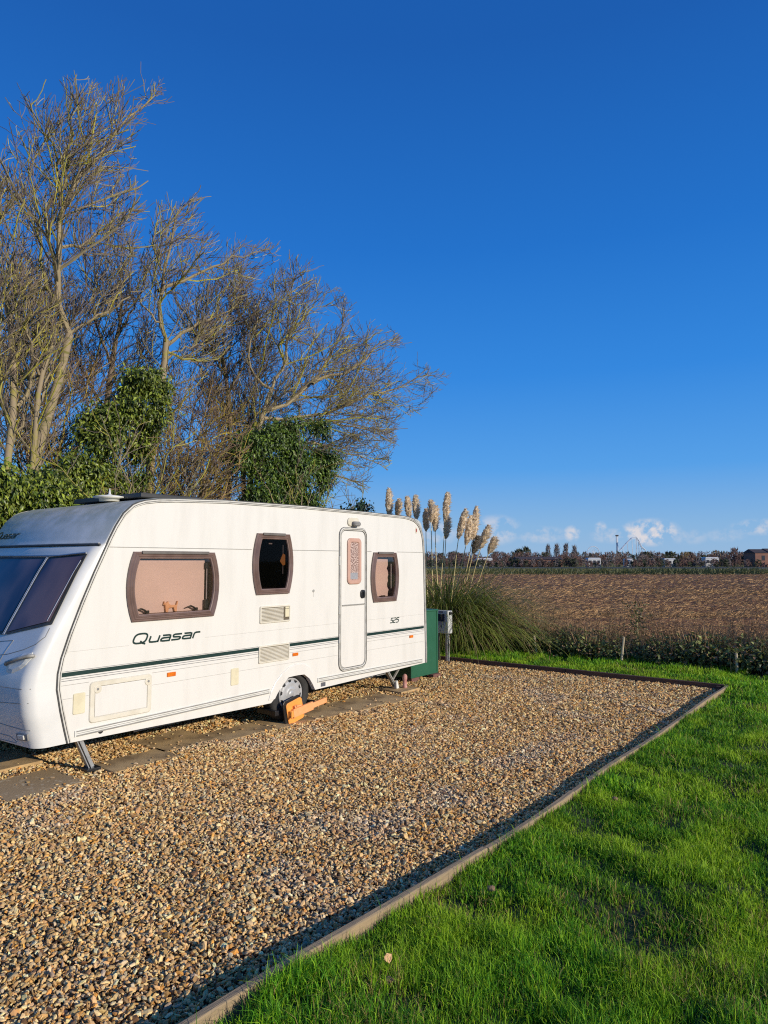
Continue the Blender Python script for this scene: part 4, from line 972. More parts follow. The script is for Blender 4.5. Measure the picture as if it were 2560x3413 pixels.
def spawn(Pp, Rp, spacing, length, k, spread, trop, env, n0, tmin=.12, lenfall=.5, rchild=.55, rmin=.0035, wig=.10):
    """children along parents (m,kp,3)"""
    m, kp, _ = Pp.shape; seg = np.linalg.norm(np.diff(Pp, axis=1), axis=2).sum(1); cnt = np.maximum(1, (seg*(1-tmin)/spacing)).astype(int)
    idx = np.repeat(np.arange(m), cnt); t = tmin+(1-tmin)*RNG.random(len(idx)); f = t*(kp-1); i0 = np.minimum(f.astype(int), kp-2); w = (f-i0)[:, None]
    p = Pp[idx, i0]*(1-w)+Pp[idx, i0+1]*w; r = Rp[idx, i0]*(1-w[:, 0])+Rp[idx, i0+1]*w[:, 0]; tan = Pp[idx, i0+1]-Pp[idx, i0]; tan /= np.linalg.norm(tan, axis=1, keepdims=True)+1e-9
    rnd = RNG.normal(0, 1, (len(idx), 3)); rnd -= (rnd*tan).sum(1, keepdims=True)*tan; rnd /= np.linalg.norm(rnd, axis=1, keepdims=True)+1e-9
    ang = RNG.uniform(spread[0], spread[1], len(idx))[:, None]; d = tan*np.cos(ang)+rnd*np.sin(ang)
    L_ = length*RNG.lognormal(0, .3, len(idx))*(1-lenfall*t)
    for attempt in range(3):
        P = grow(p, d, L_, k, trop, wig); s_, z_ = to_plane(P[:, -1], n0); ok = inpoly(s_, z_, env)
        if attempt < 2: L_ = np.where(ok, L_, L_*.55); d = np.where(ok[:, None], d, d*.7+tan*.3)
    if not ok.all():
        s_, z_ = to_plane(P[:, k//2], n0); ok |= inpoly(s_, z_, env)
    ok |= RNG.random(len(ok)) < .0
    P, r, L_ = P[ok], r[ok], L_[ok]
    r0 = np.maximum(np.minimum(r*rchild*1.0, .012*L_+.002), rmin); taper = np.linspace(1, .45, k)[None]
    return P, np.maximum(r0[:, None]*taper, rmin*.75)

def grow(p, d, L_, k, trop, wig):
    m = len(p); P = np.zeros((m, k, 3)); P[:, 0] = p; d = d/np.linalg.norm(d, axis=1, keepdims=True); st = (L_/(k-1))[:, None]
    for i in range(1, k):
        d = d+trop[None]*(.8/(k-1))+RNG.normal(0, wig, (m, 3)); d /= np.linalg.norm(d, axis=1, keepdims=True); P[:, i] = P[:, i-1]+d*st
    return P

TREES_N = [0]
def tree(name, label, n0, base, trunk, limbs, env, r_trunk, bark, sp=(.175, .125, .098), ln=(1.5, .75, .36), trop=(-.30, .0, .55), tint=(1, 1, 1), twig_r=.0050, depth=.10, group='bare trees behind the caravan', seed=0):
    global RNG
    RNG = np.random.default_rng(100+seed)
    trop = np.array(trop)
    # trunk goes down to the ground
    def p3(l, dep=0.0):
        l = np.array([(s, n0, z) for s, z in l]); t = np.linspace(0, 1, len(l))[:, None]
        return CAM+(l-CAM)*(1+dep*t)
    tp = p3(trunk); tp = np.vstack([[base[0], n0, -.05], tp])
    k = 14; T0 = resample(tp, k); hgt = np.linspace(0, 1, k)
    TR = r_trunk*(1.15-.5*hgt); TR[0] *= 1.3
    root = Thing(name, label, 'tree', (base[0], n0, 0), group)
    rc = lambda m, c, v: np.array(c)[None]*np.array(tint)[None]*RNG.uniform(1-v, 1+v, (m, 1))
    V, Q = tubes(T0[None], TR[None], 9)
    Cc = np.repeat(rc(1, (.30, .235, .15), 0), len(V), 0)
    me = np_mesh('trunk', V-np.array(root.base), [Q], M[bark], Cc, smooth=True); np_obj('trunk', me, root.o)
    # limbs
    kl = 12; LP, LR = [], []
    for i, l in enumerate(limbs):
        P = resample(p3(l, RNG.uniform(-depth, depth)), kl); P[1:-1] += RNG.normal(0, .025, (kl-2, 3)); LP.append(P)
        ll = np.linalg.norm(np.diff(P, axis=0), axis=1).sum(); r0 = min(r_trunk*.6, .0088*ll+.008); LR.append(np.linspace(r0, max(r0*.14, .004), kl))
    LP = np.array(LP); LR = np.array(LR)
    allV, allQ, allC = [], [], []; off = 0
    def emit(P, Rr, sides, base_c, var, alt=None, palt=0.0):
        nonlocal off
        V, Q = tubes(P, Rr, sides); m, kk, _ = P.shape; c = rc(m, base_c, var)
        if alt is not None: c = np.where(RNG.random((m, 1)) < palt, rc(m, alt, var), c)
        allV.append(V); allQ.append(Q+off); allC.append(np.repeat(c, kk*sides, 0)); off += len(V)
    emit(LP, LR, 6, (.27, .215, .125), .15, (.26, .23, .06), .35)
    src = np.concatenate([LP, resample(T0[5:], kl)[None]]); srcR = np.concatenate([LR, np.linspace(.03, .02, kl)[None]])
    B1, R1 = spawn(src, srcR, sp[0], ln[0], 7, (.45, 1.05), trop, env, n0, rmin=.0078, wig=.14); emit(B1, R1, 4, (.225, .19, .115), .28, (.36, .33, .05), .42)
    B2, R2 = spawn(np.concatenate([B1]), np.concatenate([R1]), sp[1], ln[1], 5, (.35, .95), trop*.9, env, n0, rmin=.0060, wig=.16); emit(B2, R2, 3, (.165, .135, .095), .40, (.33, .29, .06), .28)
    B3, R3 = spawn(B2, R2, sp[2], ln[2], 4, (.3, .9), trop*np.array([.7, 1, 1.25]), env, n0, tmin=.05, rmin=twig_r, wig=.16); emit(B3, R3, 3, (.135, .105, .085), .45, (.27, .22, .07), .26)
    emit_n = len(B3)
    B4, R4 = spawn(LP, LR*.3, sp[2]*1.1, ln[2]*1.3, 4, (.5, 1.2), trop, env, n0, tmin=.3, rmin=twig_r, wig=.16); emit(B4, R4, 3, (.16, .12, .09), .3)
    me = np_mesh('crown', np.concatenate(allV)-np.array(root.base), [np.concatenate(allQ)], M['bark'] if bark != 'lichen_bark' else M['bark'], np.concatenate(allC), smooth=False)
    np_obj('crown', me, root.o)
    TREES_N[0] += emit_n
    return root

E_ = {
'T1': [(4.317,7.348),(4.131,8.489),(3.77,8.481),(3.407,9.067),(3.002,9.145),(2.523,9.5),(1.72,10.0),(1.62,9.6),(1.95,9.1),(2.3,8.481),(2.229,8.032),(2.057,7.526),(2.187,6.563),(2.876,5.2),(3.248,4.329),(3.831,4.536),(4.252,5.631)],
'T2': [(2.014,6.022),(1.775,7.099),(1.574,7.971),(1.228,8.119),(.681,8.545),(.476,8.134),(.205,7.962),(-.65,8.15),(-1.45,8.4),(-1.35,8.0),(-.81,7.5),(-1.124,7.388),(-.529,6.498),(.152,5.477),(.525,4.59),(1.128,4.227),(1.971,4.572)],
'T3': [(-.354,4.3),(.08,5.219),(-.034,6.357),(-.815,7.287),(-1.6,8.227),(-2.293,8.512),(-2.572,8.056),(-3.345,7.975),(-4.076,7.644),(-4.859,7.725),(-5.455,7.52),(-6.084,7.073),(-7.9,7.05),(-7.9,6.6),(-6.206,5.6),(-5.449,5.224),(-5.327,4.623),(-4.973,4.007),(-4.303,3.456),(-2.986,3.3),(-1.656,3.8)],
'T4': [(2.971,7.232),(2.027,8.359),(1.157,8.49),(.375,8.074),(-.061,7.115),(.036,5.561),(1.033,4.383),(2.408,4.013)],
'T5': [(5.147,4.915),(5.222,6.718),(4.626,7.594),(4.313,6.951),(4.011,6.967),(3.705,6.179),(3.622,4.96),(3.808,3.503),(4.232,2.869),(4.91,2.983)],
'T6': [(.271,6.602),(-.84,7.993),(-1.709,8.625),(-2.589,8.454),(-2.887,7.147),(-2.637,5.369),(-1.784,4.567),(-.266,4.346)],
}
tree('bare_tree', 'tallest bare tree with pale patchy trunk leaning up at the left', -4.0, (4.0,), [(3.717,3.013),(3.672,3.423),(3.508,3.942),(3.4,4.424),(3.302,4.915),(3.274,5.094)],
     [[(3.274,5.094),(3.427,5.223),(3.522,5.536),(3.513,5.88),(3.444,6.334),(3.438,6.77),(3.41,7.219),(3.256,7.443),(3.002,7.718),(2.784,8.239),(2.528,8.7),(2.207,9.114),(1.924,9.544)],
      [(3.444,6.942),(3.499,7.311),(3.579,7.797),(3.836,8.013),(4.047,8.325)], [(3.274,5.094),(3.105,5.292),(2.839,5.5),(2.514,5.754),(2.445,5.914),(2.123,6.156),(2.023,6.285)],
      [(3.41,7.219),(3.364,7.771),(3.338,8.319),(3.379,8.881)], [(3.444,6.334),(3.099,6.462),(2.881,6.815),(2.604,7.11),(2.266,7.534)], [(3.501,5.542),(3.677,5.825),(3.737,6.394),(3.883,7.094),(3.944,7.658)],
      [(2.839,5.5),(2.558,5.604),(2.901,5.995),(2.821,6.384),(2.59,6.651)]], E_['T1'], .088, 'silver_bark', depth=.06, seed=1)
tree('bare_tree', 'ivy wrapped bare tree in the middle with yellow lichened limbs', -4.5, (1.62,), [(1.574,2.88),(1.569,3.663),(1.45,4.424),(1.326,5.104),(1.31,5.618)],
     [[(1.31,5.618),(1.437,6.043),(1.504,6.43),(1.429,6.814),(1.267,7.339),(1.221,7.831),(.988,8.221),(.678,8.436)], [(1.308,5.516),(.931,5.9),(.499,6.234),(-.03,6.553),(-.447,6.994)], [(1.33,5.256),(1.044,5.582),(.551,5.707),(.164,6.025)],
      [(1.504,6.43),(1.073,6.725),(.583,7.104),(.058,7.453),(-.579,7.855),(-1.112,8.14)], [(1.429,6.814),(1.609,7.16),(1.62,7.566),(1.46,7.994)], [(1.305,5.414),(.544,5.387),(.155,5.587),(-.11,5.986)], [(1.404,5.899),(1.855,6.07),(1.918,6.398),(1.763,6.699)]],
     E_['T2'], .085, 'lichen_bark', depth=.07, seed=2)
tree('bare_tree', 'low windswept bare tree reaching far right over the caravan roof', -4.5, (-.5,), [(-.593,3.042),(-.653,3.722),(-.79,4.367),(-.934,4.737),(-1.157,5.247)],
     [[(-1.157,5.247),(-1.509,5.862),(-1.501,6.407),(-1.615,7.114),(-1.69,7.759),(-1.601,8.165)], [(-1.157,5.247),(-.624,5.369),(-.471,5.736),(-.68,6.366),(-.744,6.97),(-1.043,7.542)], [(-1.509,5.862),(-1.301,6.234),(-2.131,7.015),(-2.484,7.635),(-2.572,8.056)],
      [(-.934,4.737),(-1.643,5.041),(-2.324,5.607),(-2.776,6.22),(-3.252,6.934),(-3.347,7.771)], [(-.936,4.621),(-2.602,4.898),(-3.462,5.374),(-4.407,5.828),(-5.33,6.083),(-6.211,6.566),(-6.886,6.79)], [(-4.407,5.758),(-5.329,5.716),(-6.076,5.702)],
      [(-2.324,5.607),(-3.457,6.111),(-4.517,6.914),(-5.455,7.52)], [(-1.2,4.5),(-2.788,4.864),(-3.464,4.908),(-4.409,4.849),(-5.327,4.695)], [(-1.0,4.2),(-2.699,4.339),(-3.469,4.179),(-4.193,4.198),(-4.973,4.007)], [(-.9,3.6),(-2.521,3.875),(-3.472,3.651),(-4.303,3.524)]],
     E_['T3'], .072, 'lichen_bark', trop=(-.42, 0, .35), depth=.06, seed=3)
tree('bare_tree', 'dark slender bare tree standing behind the tall pale one', -6.5, (1.35,), [(1.306,3.621),(1.274,4.457),(1.182,5.316),(1.084,6.08)],
     [[(1.084,6.08),(.983,6.801),(.942,7.515),(1.026,8.249)], [(1.19,5.597),(1.509,6.361),(1.706,7.141),(1.956,7.887)], [(1.084,6.08),(.67,6.895),(.432,7.69)], [(1.282,4.734),(1.82,5.452),(2.117,6.189),(2.509,6.871)], [(1.28,4.5),(.8,5.2),(.5,6.0),(.3,6.8)]],
     E_['T4'], .07, 'bark', tint=(.62, .6, .68), depth=.08, seed=4)
tree('bare_tree', 'lichen covered bare tree cut off by the left edge', -3.8, (4.2,), [(4.163,2.952),(4.156,3.259),(4.05,3.858),(4.138,4.233),(4.123,4.827),(4.254,5.381)],
     [[(4.254,5.381),(4.42,5.914),(4.369,6.487),(4.348,6.895)], [(4.05,3.858),(3.833,4.178),(3.83,4.661),(3.95,5.275),(4.017,6.063)], [(4.123,4.827),(4.537,5.291),(4.703,6.0)], [(4.254,5.381),(4.159,5.81),(4.137,6.22)], [(4.1,3.5),(4.3,4.2),(4.5,4.8),(4.6,5.3)], [(4.1,3.3),(3.95,3.9),(3.9,4.5)]],
     E_['T5'], .055, 'lichen_bark', depth=.08, seed=5)
tree('bare_tree', 'thin yellow lichened stem just left of the pale trunk', -3.7, (3.95,), [(3.891,2.894),(3.833,3.409),(3.851,3.92),(3.827,4.323),(3.664,4.764)], [[(3.827,4.323),(3.934,4.617),(4.025,5.03),(3.967,5.528)], [(3.83,3.9),(3.70,4.3),(3.62,4.9)]],
     [(4.4,3.4),(4.5,5.8),(3.5,5.9),(3.3,4.2),(3.5,3.0)], .045, 'lichen_bark', depth=.04, seed=6)
tree('bare_tree', 'grey bare tree standing back between the ivy tree and the windswept one', -6.0, (-1.3,), [(-1.318,3.683),(-1.38,4.508),(-1.282,5.442),(-1.111,6.166)],
     [[(-1.111,6.166),(-1.171,7.011),(-1.552,8.105)], [(-1.276,5.759),(-.573,6.532),(-.411,7.226)], [(-1.282,5.442),(-2.0,6.578),(-2.153,7.763)], [(-1.3,5.0),(-.7,5.6),(-.3,6.2)], [(-1.3,4.8),(-2.0,5.6),(-2.5,6.6)]],
     E_['T6'], .06, 'bark', tint=(.7, .66, .72), depth=.08, seed=7)
# bare tangled shrubs low down
tree('bare_tree', 'dim bare tree far back left of the tall trunk', -7.5, (4.2,), [(4.1,3.3),(4.0,4.3),(3.9,5.3)],
     [[(3.9,5.3),(3.7,6.2),(3.8,7.4)], [(4.0,4.6),(4.4,5.6),(4.5,6.8)], [(3.95,4.9),(3.4,5.9),(3.1,7.0)], [(4.0,4.2),(3.5,5.0),(3.2,5.6)], [(4.1,3.8),(4.6,4.6),(4.9,5.4)]],
     [(5.4,3.6),(5.3,7.2),(4.2,8.2),(3.2,8.0),(2.6,6.4),(3.0,4.0)], .07, 'bark', tint=(.66, .62, .68), depth=.06, seed=21)
tree('bare_tree', 'dim slender bare tree far back between tall trunk and ivy tree', -7.2, (2.3,), [(2.3,3.3),(2.25,4.3),(2.2,5.2)],
     [[(2.2,5.2),(2.1,6.2),(2.15,7.3)], [(2.25,4.5),(2.7,5.4),(2.8,6.4)], [(2.2,4.8),(1.7,5.8),(1.5,6.8)], [(2.3,4.0),(1.8,4.8),(1.4,5.4)], [(2.3,3.8),(2.8,4.6),(3.1,5.2)]],
     [(3.5,3.6),(3.4,6.8),(2.4,7.8),(1.3,7.6),(.8,6.0),(1.0,3.8)], .06, 'bark', tint=(.62, .58, .62), depth=.06, seed=22)
tree('bare_tree', 'dim bare tree far back behind the windswept tree', -7.0, (-2.6,), [(-2.6,3.3),(-2.6,4.2),(-2.7,5.0)],
     [[(-2.7,5.0),(-2.9,6.0),(-3.0,7.0)], [(-2.6,4.4),(-2.1,5.4),(-1.9,6.4)], [(-2.6,4.6),(-3.3,5.5),(-3.8,6.4)], [(-2.6,4.0),(-3.3,4.6),(-4.0,5.2)], [(-2.6,3.8),(-2.0,4.5),(-1.6,5.1)]],
     [(-1.0,3.6),(-1.0,6.6),(-2.0,7.6),(-3.4,7.4),(-4.6,6.4),(-4.8,4.8),(-4.0,3.6)], .06, 'bark', tint=(.66, .6, .64), depth=.06, seed=23)
tree('bare_shrub', 'leafless brown shrub thicket between the ivy tree and the grey tree', -5.4, (.3,), [(.3,1.2),(.3,2.2)],
     [[(.3,2.0),(.5,3.2),(.6,4.4),(.5,5.3)], [(.3,2.1),(.1,3.3),(-.2,4.5),(-.4,5.4)], [(.3,1.9),(.9,3.0),(1.2,4.2),(1.2,5.0)], [(.3,2.0),(-.4,3.0),(-.9,4.0),(-1.2,4.8)], [(.3,2.0),(-.8,2.7),(-1.5,3.3)], [(.3,2.0),(1.0,2.6),(1.6,3.2)]],
     [(2.2,2.2),(2.0,4.8),(1.0,6.0),(-.6,6.2),(-1.8,5.2),(-2.0,2.4)], .05, 'lichen_bark', sp=(.17, .14, .11), ln=(1.0, .6, .32), tint=(.95, .82, .75), depth=.05, group='leafless shrubs behind the caravan', seed=24)
tree('bare_shrub', 'sparse leafless shrub growing in front of the middle ivy', -3.3, (2.5,), [(2.5,1.2),(2.5,2.0)],
     [[(2.5,2.0),(2.7,2.9),(2.9,3.6)], [(2.5,1.9),(2.2,2.9),(1.9,3.9)], [(2.5,1.9),(3.2,2.6),(3.8,3.1)], [(2.5,1.9),(1.9,2.6),(1.4,3.2)]],
     [(4.6,2.0),(4.2,3.4),(3.2,4.2),(1.6,4.6),(1.0,3.6),(.9,2.0)], .03, 'lichen_bark', sp=(.28, .22, .16), ln=(.9, .5, .3), depth=.03, group='leafless shrubs behind the caravan', seed=41)
tree('bare_shrub', 'sparse leafless shrub growing in front of the right hand ivy', -3.3, (-1.0,), [(-1.0,1.2),(-1.0,2.0)],
     [[(-1.0,2.0),(-.8,2.9),(-.6,3.8)], [(-1.0,1.9),(-1.4,2.9),(-1.9,3.7)], [(-1.0,1.9),(-.3,2.6),(.2,3.3)], [(-1.0,1.9),(-1.9,2.5),(-2.8,3.0)]],
     [(.8,2.0),(.5,3.6),(-.5,4.3),(-2.0,4.3),(-3.2,3.4),(-3.2,2.0)], .03, 'lichen_bark', sp=(.28, .22, .16), ln=(.9, .5, .3), depth=.03, group='leafless shrubs behind the caravan', seed=42)
tree('bare_shrub', 'dark tangled leafless shrub behind the big ivy mass', -5.8, (2.4,), [(2.4,1.2),(2.4,2.2)],
     [[(2.4,2.0),(2.6,3.2),(2.8,4.4),(2.7,5.4)], [(2.4,2.1),(2.2,3.3),(2.0,4.5),(1.8,5.6)], [(2.4,1.9),(3.0,3.0),(3.4,4.2),(3.5,5.2)], [(2.4,2.0),(1.7,3.0),(1.3,4.0),(1.0,4.9)], [(2.4,2.0),(3.2,2.7),(3.9,3.4)], [(2.4,2.0),(1.6,2.6),(1.0,3.2)]],
     [(4.6,2.2),(4.4,4.8),(3.4,6.0),(1.8,6.3),(.4,5.4),(.2,2.4)], .05, 'bark', sp=(.15, .13, .10), ln=(1.0, .6, .34), tint=(.62, .55, .52), depth=.05, group='leafless shrubs behind the caravan', seed=31)
tree('bare_shrub', 'dark tangled leafless shrub behind the roof centre', -6.4, (-.2,), [(-.2,1.2),(-.2,2.2)],
     [[(-.2,2.0),(.0,3.2),(.2,4.4),(.1,5.4)], [(-.2,2.1),(-.4,3.3),(-.6,4.5),(-.8,5.6)], [(-.2,1.9),(.4,3.0),(.8,4.2),(.9,5.2)], [(-.2,2.0),(-.9,3.0),(-1.3,4.0),(-1.6,4.9)], [(-.2,2.0),(.6,2.7),(1.3,3.4)], [(-.2,2.0),(-1.0,2.6),(-1.6,3.2)]],
     [(2.0,2.2),(1.8,4.8),(.8,6.0),(-.8,6.3),(-2.2,5.4),(-2.6,2.4)], .05, 'bark', sp=(.15, .13, .10), ln=(1.0, .6, .34), tint=(.66, .56, .52), depth=.05, group='leafless shrubs behind the caravan', seed=32)
tree('bare_shrub', 'tangled brown leafless shrub between the two ivy masses', -4.0, (.9,), [(.95,1.2),(.95,2.2)],
     [[(.95,2.0),(1.3,3.0),(1.5,3.9),(1.3,4.5)], [(.95,2.1),(.8,3.2),(.9,4.2),(.7,4.9)], [(.95,1.9),(.4,2.9),(.1,3.6),(.0,4.1)], [(.95,2.0),(1.0,3.0),(.5,3.8),(.3,4.5)], [(.95,1.8),(1.5,2.6),(1.8,3.3)], [(.95,2.0),(.6,2.7),(.2,3.1),(-.1,3.3)]],
     [(2.0,2.2),(1.95,3.571),(1.702,4.309),(1.268,4.9),(.543,5.2),(-.2,4.3),(-.1,2.2)], .05, 'lichen_bark', sp=(.15, .13, .10), ln=(1.0, .6, .32), trop=(-.25, 0, -.05), tint=(1.1, .95, .8), depth=.07, group='leafless shrubs behind the caravan', seed=8)
tree('bare_shrub', 'brown leafless shrub at the foot of the pale trunk', -4.6, (3.2,), [(3.2,1.2),(3.2,2.2)],
     [[(3.2,2.0),(3.5,3.0),(3.7,4.0),(3.6,4.8)], [(3.2,2.1),(3.1,3.2),(2.9,4.2),(3.0,5.0)], [(3.2,1.9),(2.8,2.9),(2.5,3.8),(2.4,4.6)], [(3.2,2.0),(3.9,2.9),(4.2,3.6)], [(3.2,2.0),(2.6,2.8),(2.2,3.3)]],
     [(4.6,2.2),(4.5,4.2),(3.7,5.3),(2.7,5.4),(2.0,4.8),(1.9,2.2)], .05, 'lichen_bark', sp=(.17, .14, .11), ln=(1.0, .6, .32), tint=(1.05, .9, .8), depth=.07, group='leafless shrubs behind the caravan', seed=9)
tree('bare_shrub', 'dark leafless shrub behind the right hand ivy mass', -5.2, (-.6,), [(-.6,1.2),(-.6,2.2)],
     [[(-.6,2.0),(-.2,3.0),(.2,3.8)], [(-.6,2.1),(-.7,3.2),(-.9,4.4)], [(-.6,1.9),(-1.2,2.9),(-1.7,4.0)], [(-.6,2.0),(-1.4,2.6),(-2.2,3.2),(-2.9,3.7)], [(-.6,2.0),(-1.6,2.4),(-2.6,2.7),(-3.2,3.0)], [(-.6,2.0),(.0,2.6),(.4,3.0)]],
     [(.8,2.2),(.7,4.0),(-.6,5.0),(-2.0,4.6),(-3.4,3.8),(-3.6,2.4)], .05, 'bark', sp=(.16, .14, .11), ln=(.9, .55, .3), tint=(.6, .55, .55), depth=.05, group='leafless shrubs behind the caravan', seed=10)
RNG = np.random.default_rng(55)

# ivy masses
def ivy(label, poly, n0, n_clump, rad, per, base_s, cols, thick=.5, leaf=(.072, .030), group='ivy masses behind the caravan'):
    poly = np.array(poly); lo = poly.min(0); hi = poly.max(0); pts = []
    while len(pts) < n_clump:
        q = RNG.uniform(lo, hi, (200, 2)); jit = RNG.normal(0, .10, q.shape); q = q[vnoise(q[:, 0]+70, q[:, 1]+30, .30, 81+n_clump) > .42]; jit = jit[:len(q)]; q = q[inpoly(q[:, 0]+jit[:, 0], q[:, 1]+jit[:, 1], poly)]
        for p in q:
            if len(pts) < n_clump: pts.append(p)
    cen = np.array([(p[0], n0-RNG.uniform(0, thick), p[1]) for p in pts]); cen = CAM+(cen-CAM)
    root = Thing('ivy', label, 'ivy', (base_s, n0, 0), group)
    Ps, Ds, Ns, Ls, Ws, Cs = [], [], [], [], [], []
    for c in cen:
        r = rad*RNG.uniform(.65, 1.3); m = int(per*(r/rad)**2); d = RNG.normal(0, 1, (m, 3)); d /= np.linalg.norm(d, axis=1, keepdims=True)
        rr = r*np.abs(RNG.normal(.62, .34, (m, 1))); P = c+d*rr*np.array([1, .9, .95]); tone = RNG.uniform(.75, 1.25)
        D = d*.45+np.array([0, .12, -.75])+RNG.normal(0, .48, (m, 3)); Nn = d+np.array([0, .5, .2])+RNG.normal(0, .3, (m, 3))
        k = RNG.random((m, 1)); C = (np.array(cols[0])*(1-k)+np.array(cols[1])*k)*tone*RNG.uniform(.75, 1.25, (m, 1))*np.clip(.15+.95*(rr/r), .2, 1.2)  # leaves coloured darker towards the clump centre, inner shade painted in
        Ps.append(P); Ds.append(D); Ns.append(Nn); Ls.append(leaf[0]*RNG.uniform(.7, 1.4, m)); Ws.append(leaf[1]*RNG.uniform(.7, 1.4, m)); Cs.append(C)
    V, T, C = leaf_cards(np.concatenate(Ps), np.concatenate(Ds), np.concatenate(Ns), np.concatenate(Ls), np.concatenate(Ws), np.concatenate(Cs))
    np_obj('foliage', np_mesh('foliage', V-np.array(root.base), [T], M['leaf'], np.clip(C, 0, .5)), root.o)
    k = max(6, n_clump//4); idx = RNG.integers(0, len(cen), k); st = np.zeros((k, 7, 3))
    for i in range(k):
        a = np.array([base_s+RNG.normal(0, .25), n0-.5, -.02]); b = cen[idx[i]]+np.array([RNG.normal(-.05, .14), RNG.normal(-.25, .1), RNG.normal(-.1, .10)]); t = np.linspace(0, 1, 7)[:, None]; st[i] = a*(1-t)+b*t+RNG.normal(0, .09, (7, 3))*np.sin(np.pi*t)
    V, Q = tubes(st, np.full((k, 7), .012)*np.linspace(1.2, .5, 7)[None], 5)
    np_obj('stem', np_mesh('stem', V-np.array(root.base), [Q], M['bark'], np.tile([.22, .17, .10], (len(V), 1))), root.o)
G1 = ((.018, .052, .007), (.16, .24, .024)); G2 = ((.026, .058, .007), (.25, .30, .03))
ivy('dark green ivy bank at the far left above the caravan nose', [(4.469,2.1),(5.2,2.1),(5.2,2.7),(4.961,2.755),(4.39,3.0),(4.038,3.03),(3.733,2.87),(3.3,2.5),(3.3,2.1)], -3.2, 100, .22, 270, 4.1, G2)
ivy('large ivy mass climbing the middle tree up to its fork', [(3.334,2.2),(3.3,3.0),(3.061,3.316),(2.855,3.857),(2.538,4.13),(2.058,4.725),(1.69,4.852),(1.679,4.427),(1.83,4.024),(2.025,3.534),(2.114,3.07),(2.051,2.2)], -3.8, 140, .21, 270, 2.2, G2)
ivy('rounded ivy mass above the middle of the caravan roof', [(.0,2.3),(-.15,3.0),(-.15,3.4),(.25,3.6),(.1,4.05),(-.597,4.2),(-1.283,4.3),(-1.772,4.65),(-2.05,4.68),(-2.12,4.38),(-2.6,4.2),(-2.5,3.825),(-2.1,3.353),(-2.15,2.3)], -3.8, 145, .22, 280, -1.0, G1)
ivy('small leafy ivy sprig near the rear end of the caravan roof', [(-1.385,2.75),(-1.887,2.95),(-2.35,3.0),(-2.5,2.75),(-1.634,2.5)], -2.9, 12, .12, 40, -1.9, ((.012, .030, .010), (.03, .06, .015)), .2, (.07, .04))

# ------------------------------------------------------------------ pampas grass
PL = [((-3.42,3.40),(-3.40,2.75)),((-3.147,3.137),(-3.19,2.70)),((-2.93,3.19),(-2.88,2.68)),((-2.719,3.199),(-2.68,2.66)),((-2.44,2.893),(-2.442,2.42)),((-2.326,3.074),(-2.309,2.60)),((-2.196,2.949),(-2.219,2.41)),
      ((-1.906,3.217),(-1.965,2.60)),((-1.91,2.735),(-1.953,2.25)),((-1.467,2.863),(-1.663,2.25)),((-1.356,2.712),(-1.474,2.12)),((-1.224,2.9),(-1.324,2.22)),((-1.195,2.289),(-1.327,1.938)),((-.956,2.505),(-1.161,2.04)),((-.817,2.265),(-.981,1.94))]
SB = [(-3.3,1.2),(-3.1,1.2),(-2.85,1.2),(-2.65,1.2),(-2.42,1.15),(-2.28,1.14),(-2.15,1.1),(-2.12,.85),(-2.04,.95),(-1.80,1.2),(-1.73,1.19),(-1.58,1.18),(-1.52,1.23),(-1.55,.76),(-1.36,1.02)]
pg = Thing('pampas_grass', 'tall pampas grass clump with cream plumes behind the hook-up box', 'pampas grass', (-3.7, -2.1, 0))
SP = -3.6
def at_depth(n, z, dep):      # same bearing from the camera, moved dep metres further back
    p = np.array([SP, n, z]); d = p-CAM; return CAM+d*(1+dep/np.linalg.norm(d))
